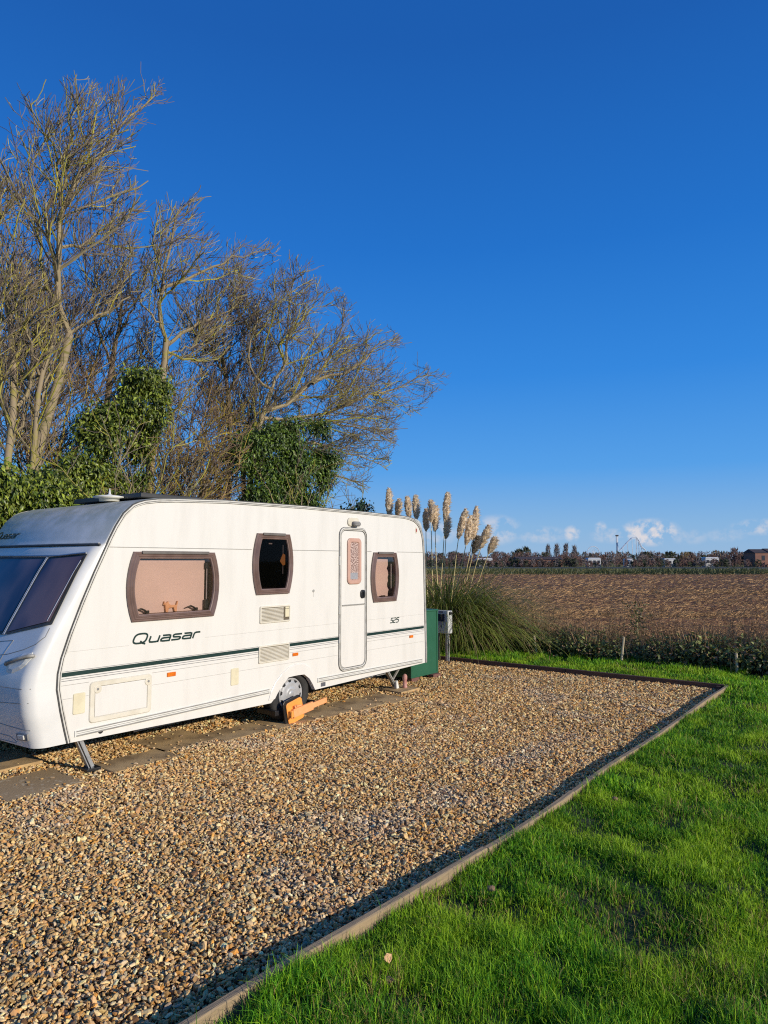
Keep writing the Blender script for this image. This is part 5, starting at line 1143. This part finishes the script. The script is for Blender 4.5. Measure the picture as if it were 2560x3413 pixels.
for i, ((nt_, zt), (nb, zb)) in enumerate(PL):
    dep = [-.3, .2, .1, -.2, .25, 0, .2, -.1, .3, 0, .15, .35, .4, 0, .2][i]
    tip = at_depth(nt_, zt, dep); bot = at_depth(nb, zb, dep); foot = at_depth(SB[i][0], SB[i][1], dep); cen = np.array([-3.75, -2.15, .1])
    low = foot+(foot-bot)*.55; low = low*.7+cen*.3; low[2] = max(.05, min(low[2], .5))
    stem = resample(np.array([low, foot, foot*.5+bot*.5, bot, bot*.65+tip*.35]), 9)
    ax = tip-bot; Lp = np.linalg.norm(ax); axn = ax/Lp; m = 330
    t = RNG.random(m)**.9; prof = np.sin(np.pi*np.clip(t*.86+.12, 0, 1))**.8
    side = RNG.normal(0, 1, (m, 3)); side -= (side@axn)[:, None]*axn; side /= np.linalg.norm(side, axis=1, keepdims=True)
    wind = np.array([-.35, .25, 0.])
    P0 = bot+ax*t[:, None]*.93+side*(.036*prof)[:, None]
    D = side*.50+axn*.85+wind*.30; ln = (.075+.075*prof)*RNG.uniform(.7, 1.25, m)
    P1 = P0+D*(ln*.55)[:, None]; P2 = P1+(D*.7+np.array([0, 0, -.55])+wind*.25)*(ln*.5)[:, None]
    wd = (.0056*RNG.uniform(.7, 1.5, m))[:, None]; X = np.cross(D, RNG.normal(0, 1, (m, 3))); X /= np.linalg.norm(X, axis=1, keepdims=True)
    V = np.zeros((m, 5, 3)); V[:, 0] = P0-X*wd*.5; V[:, 1] = P0+X*wd*.5; V[:, 2] = P1+X*wd*1.3; V[:, 3] = P1-X*wd*1.3; V[:, 4] = P2
    ii = (np.arange(m)*5)[:, None]; Q = np.concatenate([ii, ii+1, ii+2, ii+3], 1); T = np.concatenate([ii+3, ii+2, ii+4], 1)
    shade = (.72+.35*RNG.random((m, 1)))*(1.0 if i != 12 else .45)
    C = np.repeat((np.array([1.0, .87, .67])[None]*shade), 5, 0).reshape(m, 5, 3); C[:, 4] *= 1.12; C[:, :2] *= .8
    o = np_obj('plume', np_mesh('plume', V.reshape(-1, 3)-np.array(pg.base), [Q, T], M['plume'], C.reshape(-1, 3)), pg.o)
    kc = 22; tt = np.linspace(0, 1, kc)[:, None]; bend = axn*0; cp = bot+ax*tt*.97; cr = (.054*np.sin(np.pi*np.clip(tt[:, 0]*.84+.10, 0, 1))**.9+.003)*(Lp/.5)
    Vc, Qc = tubes(cp[None], cr[None], 14); ctr_ = np.repeat(cp, 14, 0); Vc = ctr_+(Vc-ctr_)*RNG.uniform(.62, 1.22, (len(Vc), 1))+axn*RNG.normal(0, .008, (len(Vc), 1))
    np_obj('plume_core', np_mesh('plume_core', Vc-np.array(pg.base), [Qc], M['plume'], np.tile(np.array([1.0, .85, .64])*(1.0 if i != 12 else .5), (len(Vc), 1))*RNG.uniform(.75, 1.2, (len(Vc), 1))), o)
    V, Q = tubes(stem[None], np.linspace(.0125, .007, 9)[None], 6)
    np_obj('stem', np_mesh('stem', V-np.array(pg.base), [Q], M['stem'], smooth=True), o)
def pampas_leaves():
    m = 5600; k = 7; cen = np.array([-3.75, -2.1]); a = RNG.uniform(0, 6.283, m); rr = np.abs(RNG.normal(0, .38, m)); b = np.stack([cen[0]+np.cos(a)*rr*.7, cen[1]+np.sin(a)*rr*1.15, np.zeros(m)], 1)
    a2 = a+RNG.normal(0, .5, m); L_ = RNG.uniform(1.2, 2.75, m); up = RNG.uniform(.78, 1.46, m)
    out = np.stack([np.cos(a2)*.8, np.sin(a2)*1.0], 1); P = np.zeros((m, k, 3)); P[:, 0] = b; ang = up.copy(); st = L_/(k-1)
    for i in range(1, k):
        P[:, i, :2] = P[:, i-1, :2]+out*(np.cos(ang)*st)[:, None]; P[:, i, 2] = np.maximum(P[:, i-1, 2]+np.sin(ang)*st, .03); ang -= RNG.uniform(.12, .42, m)*(1+.25*i/k)
    w = .0065*RNG.uniform(.7, 1.4, m)[:, None]*np.array([.8, 1, 1, .9, .75, .5, .12])[None]
    X = np.stack([-np.sin(a2), np.cos(a2), np.zeros(m)], 1)[:, None]*w[..., None]; V = np.stack([P-X, P+X], 2).reshape(-1, 3)
    I = np.arange(m*k*2).reshape(m, k, 2); Q = np.stack([I[:, :-1, 0], I[:, :-1, 1], I[:, 1:, 1], I[:, 1:, 0]], -1).reshape(-1, 4)
    g = RNG.random((m, 1)); c = np.array([.09, .16, .026])*(1-g)+np.array([.31, .33, .07])*g; dry = RNG.random((m, 1)) < .22; c = np.where(dry, np.array([.30, .235, .11])*RNG.uniform(.6, 1.1, (m, 1)), c)
    o = np_obj('leaves', np_mesh('leaves', V-np.array(pg.base), [Q], M['grass'], np.repeat(c, k*2, 0)), pg.o)
pampas_leaves()

# ------------------------------------------------------------------ brambles, stalks, stakes
def bramble(s, n, r, h, m, proto_i):
    P, D, Nn, Ls, Ws, Cs = [], [], [], [], [], []
    a = RNG.uniform(0, 6.283, m); rad = np.sqrt(RNG.random(m)); z = h*(RNG.random(m)**.8)*(1.05-.45*rad**2)
    Pp = np.stack([np.cos(a)*rad*r, np.sin(a)*rad*r*1.15, z+.02], 1)
    D = np.stack([np.cos(a)*.6, np.sin(a)*.6, np.full(m, -.1)], 1)+RNG.normal(0, .5, (m, 3)); Nn = np.stack([np.cos(a)*.4, np.sin(a)*.4, np.full(m, .9)], 1)+RNG.normal(0, .35, (m, 3))
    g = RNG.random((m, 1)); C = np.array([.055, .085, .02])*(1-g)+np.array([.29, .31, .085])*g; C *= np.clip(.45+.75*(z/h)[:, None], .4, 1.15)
    br = RNG.random((m, 1)) < .17; C = np.where(br, np.array([.30, .18, .09]), C)
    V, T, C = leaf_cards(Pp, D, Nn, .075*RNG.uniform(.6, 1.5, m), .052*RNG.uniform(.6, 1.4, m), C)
    k = 80; st = np.zeros((k, 5, 3)); aa = RNG.uniform(0, 6.283, k); rr = RNG.random(k)*r*.9
    for j in range(5):
        t = j/4; st[:, j] = np.stack([np.cos(aa)*rr*(.3+.8*t), np.sin(aa)*rr*(.3+.9*t), h*RNG.uniform(.9, 1.6, k)*t*(1.15-.25*t)-.03], 1)
    V2, Q2 = tubes(st, np.full((k, 5), .0035), 3)
    return (V, T, C), (V2, Q2)
bp = []
for i in range(4):
    (V, T, C), (V2, Q2) = bramble(0, 0, .52, .50, 950, i)
    bp.append((np_mesh('leaves', V, [T], M['bramble'], C), np_mesh('stem', V2, [Q2], M['straw'], np.tile([.36, .23, .125], (len(V2), 1))*RNG.uniform(.6, 1.3, (len(V2)//15, 1)).repeat(15, 0))))
BUSH = []
nn = -1.15
while nn < 7.5:
    BUSH.append((-4.28+random.uniform(-.12, .12)+(.35 if nn > 2.6 else 0)*0, nn)); nn += random.uniform(.42, .58)
nn = -1.0
while nn < 7.5:
    BUSH.append((-4.95+random.uniform(-.15, .15), nn)); nn += random.uniform(.5, .7)
for i, (s, n) in enumerate(BUSH):
    root = bpy.data.objects.new('bramble_bush', None); COL.objects.link(root); root.location = W(s, n, .0); root.rotation_euler = (0, 0, random.uniform(0, 6.28)); k = random.uniform(.75, 1.12); root.scale = (k, k, k*random.uniform(.8, 1.15))
    tag(root, 'low dark green bramble bush in the ragged row along the field edge', 'bramble', 'bramble bushes along the field edge')
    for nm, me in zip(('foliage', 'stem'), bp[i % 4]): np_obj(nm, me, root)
# dead stalks standing among them
def stalks():
    m = 950; n = RNG.uniform(-1.4, 8, m); s = -4.4+RNG.normal(0, .38, m)-.3; h = RNG.uniform(.4, 1.05, m)*(.6+.5*vnoise(n+50, n*0+3, .7, 71)); P = np.zeros((m, 5, 3)); lx, ly = RNG.normal(0, .16, m), RNG.normal(0, .20, m)
    for j in range(5):
        t = j/4; P[:, j] = np.stack([s+lx*t*t*h+RNG.normal(0, .012, m), n+ly*t*t*h+RNG.normal(0, .012, m), h*t], 1)
    V, Q = tubes(P, np.full((m, 5), .0038)*np.linspace(1.1, .6, 5), 3); C = np.repeat(np.array([.48, .32, .17])[None]*RNG.uniform(.35, 1.15, (m, 1)), 15, 0)
    # side shoots
    k = 1400; idx = RNG.integers(0, m, k); a = P[idx, RNG.integers(2, 5, k)]; d = RNG.normal(0, 1, (k, 3))*.5+np.array([0, 0, .7]); L_ = RNG.uniform(.06, .2, (k, 1)); B = np.stack([a, a+d*L_*.5, a+d*L_], 1)
    V2, Q2 = tubes(B, np.full((k, 3), .003), 3); C2 = np.repeat(np.array([.30, .19, .10])[None]*RNG.uniform(.45, 1.2, (k, 1)), 9, 0)
    me = np_mesh('dry_stalks', to_world(np.concatenate([V, V2])), [np.concatenate([Q, Q2+len(V)])], M['straw'], np.concatenate([C, C2]))
    tag(np_obj('dry_stalks', me), 'thin dead weed stalks standing above the brambles', 'dead stalks', kind='stuff')
stalks()
def stake(s, n, h, ls, ln, label):
    mb = MB(); mb.tube([(s, n, -.02), (s+ls*.5, n+ln*.5, h*.5), (s+ls, n+ln, h)], [.022, .021, .020], 8); single('tree_stake', mb, M['stake'], label, 'stake', (s, n, 0), 'pale stakes in the brambles')
stake(-3.80, -.08, .40, -.05, -.08, 'leaning pale stake in the brambles nearest the pampas')
stake(-3.74, 1.50, .50, .02, .07, 'tallest pale stake in the middle of the brambles')
stake(-3.78, 3.30, .36, .0, .0, 'short pale stake in the brambles near the right edge')
def sapling(s, n, h, label):
    root = Thing('sapling', label, 'sapling', (s, n, 0)); m = 260; t = RNG.random(m)*.75+.25; P = np.stack([s+RNG.normal(0, .07, m), n+RNG.normal(0, .10, m), h*t], 1); D = RNG.normal(0, .6, (m, 3))+np.array([0, 0, .3]); Nn = RNG.normal(0, 1, (m, 3)); C = np.array([.10, .11, .03])[None]*RNG.uniform(.5, 1.3, (m, 1))
    V, T, C = leaf_cards(P, D, Nn, np.full(m, .06), np.full(m, .026), C); np_obj('foliage', np_mesh('foliage', V-np.array(root.base), [T], M['leaf'], C), root.o)
    mb = MB(); mb.tube([(s, n, 0), (s+.01, n+.01, h*.5), (s, n, h)], [.008, .006, .003], 6); root.part('stem', mb, M['stem'])
sapling(-4.35, 1.60, 1.05, 'slim olive leaved sapling rising beside the tallest pale stake')

# straw lying in the field
def straw():
    Vs, Qs, Cs = [], [], []; off = 0
    for m, y0, y1, L0, w0 in ((34000, 13, 24, .15, .006), (30000, 22, 42, .22, .010), (22000, 38, 95, .32, .018)):
        y = y0+(y1-y0)*RNG.random(m)**1.3; x = RNG.uniform(-.12, .64, m)*y+RNG.normal(0, 1, m); s = (x-ORI[0])*UX[0]+(y-ORI[1])*UX[1]; k = s < -5.0; x, y = x[k], y[k]; m = len(x)
        clump = .6*vnoise(x*.5+60, y*1.8+30, .45, 61)+.4*RNG.random(m); k = RNG.random(m) < np.clip(clump*1.5-.15, .08, 1); x, y = x[k], y[k]; m = len(x)
        a = RNG.uniform(0, 6.283, m); L_ = L0*RNG.lognormal(0, .35, m); el = np.abs(RNG.normal(.05, .22, m)); z = RNG.uniform(-.04, .05, m); d = np.stack([np.cos(a)*np.cos(el), np.sin(a)*np.cos(el), np.sin(el)], 1)
        p = np.stack([x, y, z], 1); P = np.stack([p, p+d*(L_*.5)[:, None]+RNG.normal(0, .02, (m, 3)), p+d*L_[:, None]], 1)
        V, Q = tubes(P, np.full((m, 3), w0/2)*RNG.uniform(.6, 1.4, (m, 1)), 3); c = np.array([.68, .41, .185])[None]*RNG.uniform(.3, 1.15, (m, 1)); Vs.append(V); Qs.append(Q+off); Cs.append(np.repeat(c, 9, 0)); off += len(V)
    tag(np_obj('field_stubble', np_mesh('field_stubble', np.concatenate(Vs), [np.concatenate(Qs)], M['straw'], np.concatenate(Cs))), 'dry straw and stubble strewn over the brown field', 'stubble', kind='stuff')
straw()
def far_tufts():
    m = 5200; y = RNG.choice([97, 99, 104, 112, 125, 140, 216], m)+RNG.normal(0, 2.0, m); x = RNG.uniform(-.15, .66, m)*y; h = RNG.uniform(.25, 1.1, m)*np.where(y > 200, 1.3, .75)
    P = np.zeros((m, 3, 3)); P[:, 0] = np.stack([x, y, np.full(m, -.1)], 1); P[:, 1] = P[:, 0]+np.stack([RNG.normal(0, .1, m), np.zeros(m), h*.6], 1); P[:, 2] = P[:, 1]+np.stack([RNG.normal(.1, .2, m), np.zeros(m), h*.4], 1)
    V, Q = tubes(P, np.full((m, 3), .05)*np.array([1, .8, .3])*RNG.uniform(.6, 1.8, (m, 1)), 3); g = RNG.random((m, 1)); c = np.array([.24, .19, .075])*g+np.array([.09, .11, .03])*(1-g)
    tag(np_obj('rough_grass', np_mesh('rough_grass', V, [Q], M['straw'], np.repeat(c, 9, 0))), 'pale rough grass along the far side of the brown field', 'rough grass', kind='stuff')
far_tufts()

# ------------------------------------------------------------------ the far edge of the plain
def wx(px, Y): return (px-829.5)/1480*Y              # picture column to world x at distance Y
def far_shrub(rows):
    Vs, Ts, Cs = [], [], []; off = 0
    for (x, y, h, w, m, c0, c1, up) in rows:
        a = RNG.uniform(0, 6.283, m); t = RNG.random(m)**.7; rad = w*np.sqrt(RNG.random(m))*(1-.55*t) if up else w*np.sqrt(np.clip(1-(2*t-1)**2*.9, .05, 1))*np.sqrt(RNG.random(m))
        p = np.stack([x+np.cos(a)*rad, y+np.sin(a)*rad, h*t*.92], 1); L_ = h*RNG.uniform(.08, .22, m)[:, None]
        d = RNG.normal(0, .45, (m, 3))+np.array([0, 0, 1.0 if up else .3]); d /= np.linalg.norm(d, axis=1, keepdims=True); X = np.stack([RNG.normal(1, .3, m), RNG.normal(0, .5, m), RNG.normal(0, .3, m)], 1)
        wd = (.10 if up else .26)*RNG.uniform(.6, 1.6, (m, 1)); V = np.stack([p-X*wd, p+X*wd, p+d*L_], 1); Vs.append(V.reshape(-1, 3)); Ts.append(np.arange(m*3).reshape(-1, 3)+off); off += m*3
        k = RNG.random((m, 1)); Cs.append(np.repeat(np.array(c0)*(1-k)+np.array(c1)*k, 3, 0))
    return np.concatenate(Vs), np.concatenate(Ts), np.concatenate(Cs)
BR = ((.105, .066, .060), (.19, .118, .095)); DG = ((.045, .054, .040), (.08, .088, .055)); GY = ((.115, .098, .100), (.19, .158, .145)); TN = ((.19, .135, .075), (.28, .20, .12))  # treeline colours lifted, distance haze painted into them
rows = []
for i in range(760):
    px = random.uniform(760, 1720); Y = random.choice([random.uniform(212, 219), random.uniform(222, 300), random.uniform(222, 300)]); pal = random.choice([BR, BR, DG, DG, GY, BR, GY])
    h = random.uniform(2.4, 5.3)*(Y/250)*(.6 if Y < 219 else 1.0); rows.append((wx(px, Y), Y, h, h*random.uniform(.35, .6), 95, pal[0], pal[1], pal is not DG))
for i in range(160): 
    Y = random.uniform(240, 320); rows.append((random.uniform(-230, wx(760, Y)), Y, random.uniform(3, 6), 2.4, 60, BR[0], BR[1], True))
V, T, C = far_shrub(rows)
tag(np_obj('distant_treeline', np_mesh('distant_treeline', V, [T], M['far_twig'], C)), 'far brown line of bare trees and scrub on the horizon', 'treeline', kind='stuff')
def far_tree(px, Y, h, w, pal, up, label, m=260):
    x = wx(px, Y); V, T, C = far_shrub([(x, Y, h, w, m, pal[0], pal[1], up)])
    r = bpy.data.objects.new('distant_tree', None); COL.objects.link(r); r.location = (x, Y, 0); tag(r, label, 'tree', 'trees on the horizon')
    np_obj('crown', np_mesh('crown', V-np.array([x, Y, 0]), [T], M['far_twig'], C), r)
    mb = MB(); mb.tube([(0, 0, -.3), (0, 0, h*.5), (0, 0, h*.8)], [h*.03, h*.02, .02], 6); obj('trunk', mb, M['far_roof'], r)
for px, h, lab in ((1120, 6.8, 'dark round topped evergreen on the horizon just right of the plumes'), (1135, 7.4, 'second dark evergreen right of the plumes, touching the first')): far_tree(px, 270, h, 2.4, DG, False, lab)
for i, (px, h, lab) in enumerate(((1183, 8.4, 'leftmost bare poplar of the pale row on the horizon'), (1202, 8.8, 'second bare poplar of the pale row on the horizon'), (1222, 9.0, 'third and tallest bare poplar of the pale horizon row'), (1240, 8.2, 'rightmost bare poplar of the pale row on the horizon'))): far_tree(px, 280, h, 1.7, GY, True, lab)
for px, h, pal, lab in ((1480, 5.8, TN, 'tan bushy tree on the horizon left of the white caravan'), (1545, 6.6, TN, 'broad sandy coloured tree on the horizon between white caravan and shed'), (1585, 7.4, BR, 'bare brown tree on the horizon just left of the tan shed'), (1395, 6.0, DG, 'dark conifer on the horizon beside the roller coaster'), (1445, 6.2, DG, 'dark conifer on the horizon right of the roller coaster')): far_tree(px, 235, h*.85, 2.6, pal, pal is not DG, lab)

def far_block(name, label, cat, px, Y, w, d, h, wall, roof, rtype, group=None, rh=1.2, wins=3):
    x = wx(px, Y); r = bpy.data.objects.new(name, None); COL.objects.link(r); r.location = (x, Y, 0); tag(r, label, cat, group)
    mb = MB(); mb.box((-w/2, -d/2, -.2), (w/2, d/2, h)); obj('wall', mb, M[wall], r)
    mb = MB()
    if rtype == 'gable':
        mb.loft([[(-w/2-.3, -d/2-.3, h+.01), (-w/2-.3, 0, h+rh), (-w/2-.3, d/2+.3, h+.01)], [(w/2+.3, -d/2-.3, h+.01), (w/2+.3, 0, h+rh), (w/2+.3, d/2+.3, h+.01)]], True, True)
    else:
        mb.loft([[(-w/2-.1, -d/2-.1, h+.01), (w/2+.1, -d/2-.1, h+.01), (w/2+.1, d/2+.1, h+.01), (-w/2-.1, d/2+.1, h+.01)], [(-w/2+.3, -d/2+.3, h+rh*.3), (w/2-.3, -d/2+.3, h+rh*.3), (w/2-.3, d/2-.3, h+rh*.3), (-w/2+.3, d/2-.3, h+rh*.3)]], True, True)
    obj('roof', mb, M[roof], r)
    for i in range(wins):
        c = -w/2+w*(i+.5)/wins; mb = MB(); mb.box((c-w*.10, -d/2-.04, h*.45), (c+w*.10, -d/2-.01, h*.8)); obj('window', mb, M['far_glass'], r)
far_block('bungalow', 'low red brick bungalow among the horizon trees', 'house', 1160, 221, 14, 7, 2.3, 'far_brick', 'far_roof', 'gable', rh=.9, wins=4)
far_block('shed', 'tan shed with a dark roof at the right edge of the horizon', 'shed', 1634, 219, 5.0, 7, 4.4, 'far_brick', 'far_roof', 'gable', rh=1.2, wins=1)
far_block('shed', 'dark shed half cut off by the right edge of the picture', 'shed', 1668, 219, 6.0, 7, 4.6, 'far_brick', 'far_roof', 'gable', rh=1.2, wins=1)
for i, (px, w, h, lab) in enumerate(((1280, 4.0, 2.5, 'white caravan on the horizon below the big wheel'), (1359, 3.2, 2.2, 'small pale caravan on the horizon under the roller coaster'), (1442, 3.8, 2.3, 'white caravan on the horizon right of the roller coaster'), (1532, 4.2, 2.7, 'bright white caravan on the horizon towards the right'), (1045, 5, 2.4, 'white static caravan on the horizon seen behind the plumes'))):
    far_block('static_caravan', lab, 'caravan', px, 219.5, w, 3, h, 'far_white', 'far_white', 'flat', 'static caravans on the horizon', wins=3)
# funfair on the skyline
Yf = 420
def fx(px): return wx(px, Yf)-wx(1345, Yf)
rc = bpy.data.objects.new('roller_coaster', None); COL.objects.link(rc); rc.location = (wx(1345, Yf), Yf, 0); tag(rc, 'grey roller coaster track arching over the horizon trees', 'roller coaster')
track = [(fx(1338), 8), (fx(1346), 10.5), (fx(1356), 13.5), (fx(1366), 16.0), (fx(1375), 16.6), (fx(1380), 14.5), (fx(1386), 10.5), (fx(1394), 8.5)]
mb = MB(); mb.tube([(x, 0, z) for x, z in track], .24, 6); mb.tube([(x, 1.4, z) for x, z in track], .24, 6); obj('track', mb, M['far_steel'], rc)
for x, z in track[1:]:
    mb = MB(); mb.tube([(x, .7, -.5), (x, .7, z)], .15, 5); mb.tube([(x+1.2, 2.5, -.5), (x, .7, z)], .10, 5); obj('support', mb, M['far_steel'], rc)
rt = bpy.data.objects.new('drop_tower', None); COL.objects.link(rt); rt.location = (wx(1340, Yf), Yf+6, 0); tag(rt, 'slim dark drop tower beside the roller coaster on the horizon', 'ride tower')
mb = MB(); mb.box((-.5, -.5, -.5), (.5, .5, 17.2)); obj('mast', mb, M['far_steel'], rt); mb = MB(); mb.box((-.75, -.75, 17.21), (.75, .75, 18.0)); obj('head', mb, M['far_roof'], rt)
fw = bpy.data.objects.new('big_wheel', None); COL.objects.link(fw); fw.location = (wx(1281, Yf), Yf, 0); tag(fw, 'small big wheel rising over the horizon trees', 'ferris wheel')
mb = MB(); mb.tube([(3.6*math.cos(t), 0, 7.2+3.6*math.sin(t)) for t in [2*math.pi*i/28 for i in range(29)]], .22, 5); obj('rim', mb, M['far_steel'], fw)
mb = MB()
for i in range(8): t = math.pi*i/8; mb.tube([(3.5*math.cos(t), 0, 7.2+3.5*math.sin(t)), (-3.5*math.cos(t), 0, 7.2-3.5*math.sin(t))], .08, 4)
obj('spokes', mb, M['far_steel'], fw)
mb = MB(); mb.tube([(-2.4, .5, -.5), (0, .5, 7.2)], .2, 5); mb.tube([(2.4, .5, -.5), (0, .5, 7.2)], .2, 5); obj('frame', mb, M['far_steel'], fw)

# ------------------------------------------------------------------ sun, sky, camera
SUN_EL = R(17.5); SUN_HEAD = R(122.5)       # heading clockwise from +Y
w = bpy.data.worlds.new('World'); SC.world = w; w.use_nodes = True; nt = w.node_tree; L = nt.links
bg = nt.nodes['Background']; bg.inputs['Strength'].default_value = 0.095
sky = nd(nt, 'ShaderNodeTexSky'); sky.sky_type = 'NISHITA'; sky.sun_disc = False; sky.sun_elevation = SUN_EL; sky.sun_rotation = SUN_HEAD; sky.air_density = 1.0; sky.dust_density = 0.3; sky.ozone_density = 2.0; sky.altitude = 0
hs0 = nd(nt, 'ShaderNodeHueSaturation'); hs0.inputs['Saturation'].default_value = 1.2; L.new(sky.outputs[0], hs0.inputs['Color'])
tcs = nd(nt, 'ShaderNodeTexCoord'); sps = nd(nt, 'ShaderNodeSeparateXYZ'); L.new(tcs.outputs['Generated'], sps.inputs[0])
rmp = nd(nt, 'ShaderNodeValToRGB'); L.new(sps.outputs['Z'], rmp.inputs[0])
els = rmp.color_ramp.elements
STOPS = [(0.0, (.30,.50,.76)), (.05, (.23,.46,.78)), (.13, (.085,.355,.84)), (.26, (.030,.250,.77)), (.42, (.014,.172,.63)), (.62, (.010,.112,.46)), (1.0, (.008,.085,.36))]
els[0].position, els[0].color = STOPS[0][0], STOPS[0][1]+(1,); els[1].position, els[1].color = STOPS[-1][0], STOPS[-1][1]+(1,)
for p_, c_ in STOPS[1:-1]: els.new(p_).color = c_+(1,)
sc_ = nd(nt, 'ShaderNodeVectorMath', operation='SCALE'); L.new(rmp.outputs[0], sc_.inputs[0]); sc_.inputs['Scale'].default_value = 1/.095
hs = nd(nt, 'ShaderNodeMix', data_type='RGBA'); hs.inputs[0].default_value = .90; L.new(hs0.outputs[0], hs.inputs[6]); L.new(sc_.outputs[0], hs.inputs[7])
# small clouds low over the horizon
tc = nd(nt, 'ShaderNodeTexCoord'); sep = nd(nt, 'ShaderNodeSeparateXYZ'); L.new(tc.outputs['Generated'], sep.inputs[0])
az = nd(nt, 'ShaderNodeMath', operation='ARCTAN2'); L.new(sep.outputs['X'], az.inputs[0]); L.new(sep.outputs['Y'], az.inputs[1])
el = nd(nt, 'ShaderNodeMath', operation='ARCSINE'); L.new(sep.outputs['Z'], el.inputs[0])
cmb = nd(nt, 'ShaderNodeCombineXYZ'); L.new(az.outputs[0], cmb.inputs[0]); L.new(el.outputs[0], cmb.inputs[1])
nz = nd(nt, 'ShaderNodeTexNoise', Scale=55.0, Detail=6.0, Roughness=0.6); L.new(cmb.outputs[0], nz.inputs['Vector'])
CL = [(1405, 1150, 62, 24, 1.25), (1330, 1158, 55, 14, .42), (1237, 1153, 20, 15, .8), (1299, 1140, 14, 12, .6), (1170, 1155, 60, 16, .42), (1070, 1145, 60, 28, .62), (1650, 1138, 60, 14, .6), (1570, 1156, 40, 12, .3), (940, 1150, 60, 25, .5), (1490, 1160, 40, 14, .28)]
acc = None
for px, py, wa, we, st in CL:
    a0 = math.atan((px-829.5)/1484.); e0 = math.atan((1212-py)/1484.*math.cos(a0)); wa = wa/1484.*.8; we = we/1484.
    d1 = nd(nt, 'ShaderNodeMath', operation='SUBTRACT'); L.new(az.outputs[0], d1.inputs[0]); d1.inputs[1].default_value = a0
    d2 = nd(nt, 'ShaderNodeMath', operation='DIVIDE'); L.new(d1.outputs[0], d2.inputs[0]); d2.inputs[1].default_value = wa
    d3 = nd(nt, 'ShaderNodeMath', operation='SUBTRACT'); L.new(el.outputs[0], d3.inputs[0]); d3.inputs[1].default_value = e0
    d4 = nd(nt, 'ShaderNodeMath', operation='DIVIDE'); L.new(d3.outputs[0], d4.inputs[0]); d4.inputs[1].default_value = we
    p1 = nd(nt, 'ShaderNodeMath', operation='MULTIPLY'); L.new(d2.outputs[0], p1.inputs[0]); L.new(d2.outputs[0], p1.inputs[1])
    p2 = nd(nt, 'ShaderNodeMath', operation='MULTIPLY_ADD'); L.new(d4.outputs[0], p2.inputs[0]); L.new(d4.outputs[0], p2.inputs[1]); L.new(p1.outputs[0], p2.inputs[2])
    q = nd(nt, 'ShaderNodeMapRange'); q.interpolation_type = 'SMOOTHSTEP'; q.inputs[1].default_value = 1.8; q.inputs[2].default_value = 0.0; q.inputs[4].default_value = st; L.new(p2.outputs[0], q.inputs[0])
    if acc is None: acc = q.outputs[0]
    else:
        mx_ = nd(nt, 'ShaderNodeMath', operation='MAXIMUM'); L.new(acc, mx_.inputs[0]); L.new(q.outputs[0], mx_.inputs[1]); acc = mx_.outputs[0]
nr = nd(nt, 'ShaderNodeMapRange'); nr.inputs[1].default_value = .42; nr.inputs[2].default_value = .60; L.new(nz.outputs['Fac'], nr.inputs[0])
cm = nd(nt, 'ShaderNodeMath', operation='MULTIPLY'); L.new(acc, cm.inputs[0]); L.new(nr.outputs[0], cm.inputs[1])
mxc = nd(nt, 'ShaderNodeMix', data_type='RGBA'); L.new(cm.outputs[0], mxc.inputs[0]); L.new(hs.outputs[2], mxc.inputs[6]); mxc.inputs[7].default_value = (7.4, 7.2, 7.6, 1)
L.new(mxc.outputs[2], bg.inputs['Color'])

sl = bpy.data.lights.new('sun', 'SUN'); sl.energy = 4.45; sl.angle = R(0.5); sl.color = (1.0, 0.91, 0.77)
so = bpy.data.objects.new('sun', sl); COL.objects.link(so)
d = Vector((math.sin(SUN_HEAD)*math.cos(SUN_EL), math.cos(SUN_HEAD)*math.cos(SUN_EL), math.sin(SUN_EL)))
so.rotation_euler = d.to_track_quat('Z', 'Y').to_euler(); so.location = (20, -10, 20)

cam = bpy.data.cameras.new('camera'); cam.sensor_fit = 'HORIZONTAL'; cam.sensor_width = 36; cam.lens = 36*1480/1659.0; cam.clip_end = 20000; cam.clip_start = .05
co = bpy.data.objects.new('camera', cam); COL.objects.link(co); co.location = (0, 0, 1.8); co.rotation_euler = (R(90+4.0966), 0, 0); SC.camera = co
SC.view_settings.view_transform = 'Standard'; SC.view_settings.look = 'None'; SC.view_settings.exposure = 0; SC.view_settings.gamma = 1
SC.render.engine = 'CYCLES'; SC.cycles.use_denoising = False; SC.cycles.filter_width = 1.15; SC.cycles.use_adaptive_sampling = False; SC.cycles.sample_clamp_indirect = 4.0; SC.cycles.max_bounces = 5; SC.cycles.transparent_max_bounces = 12
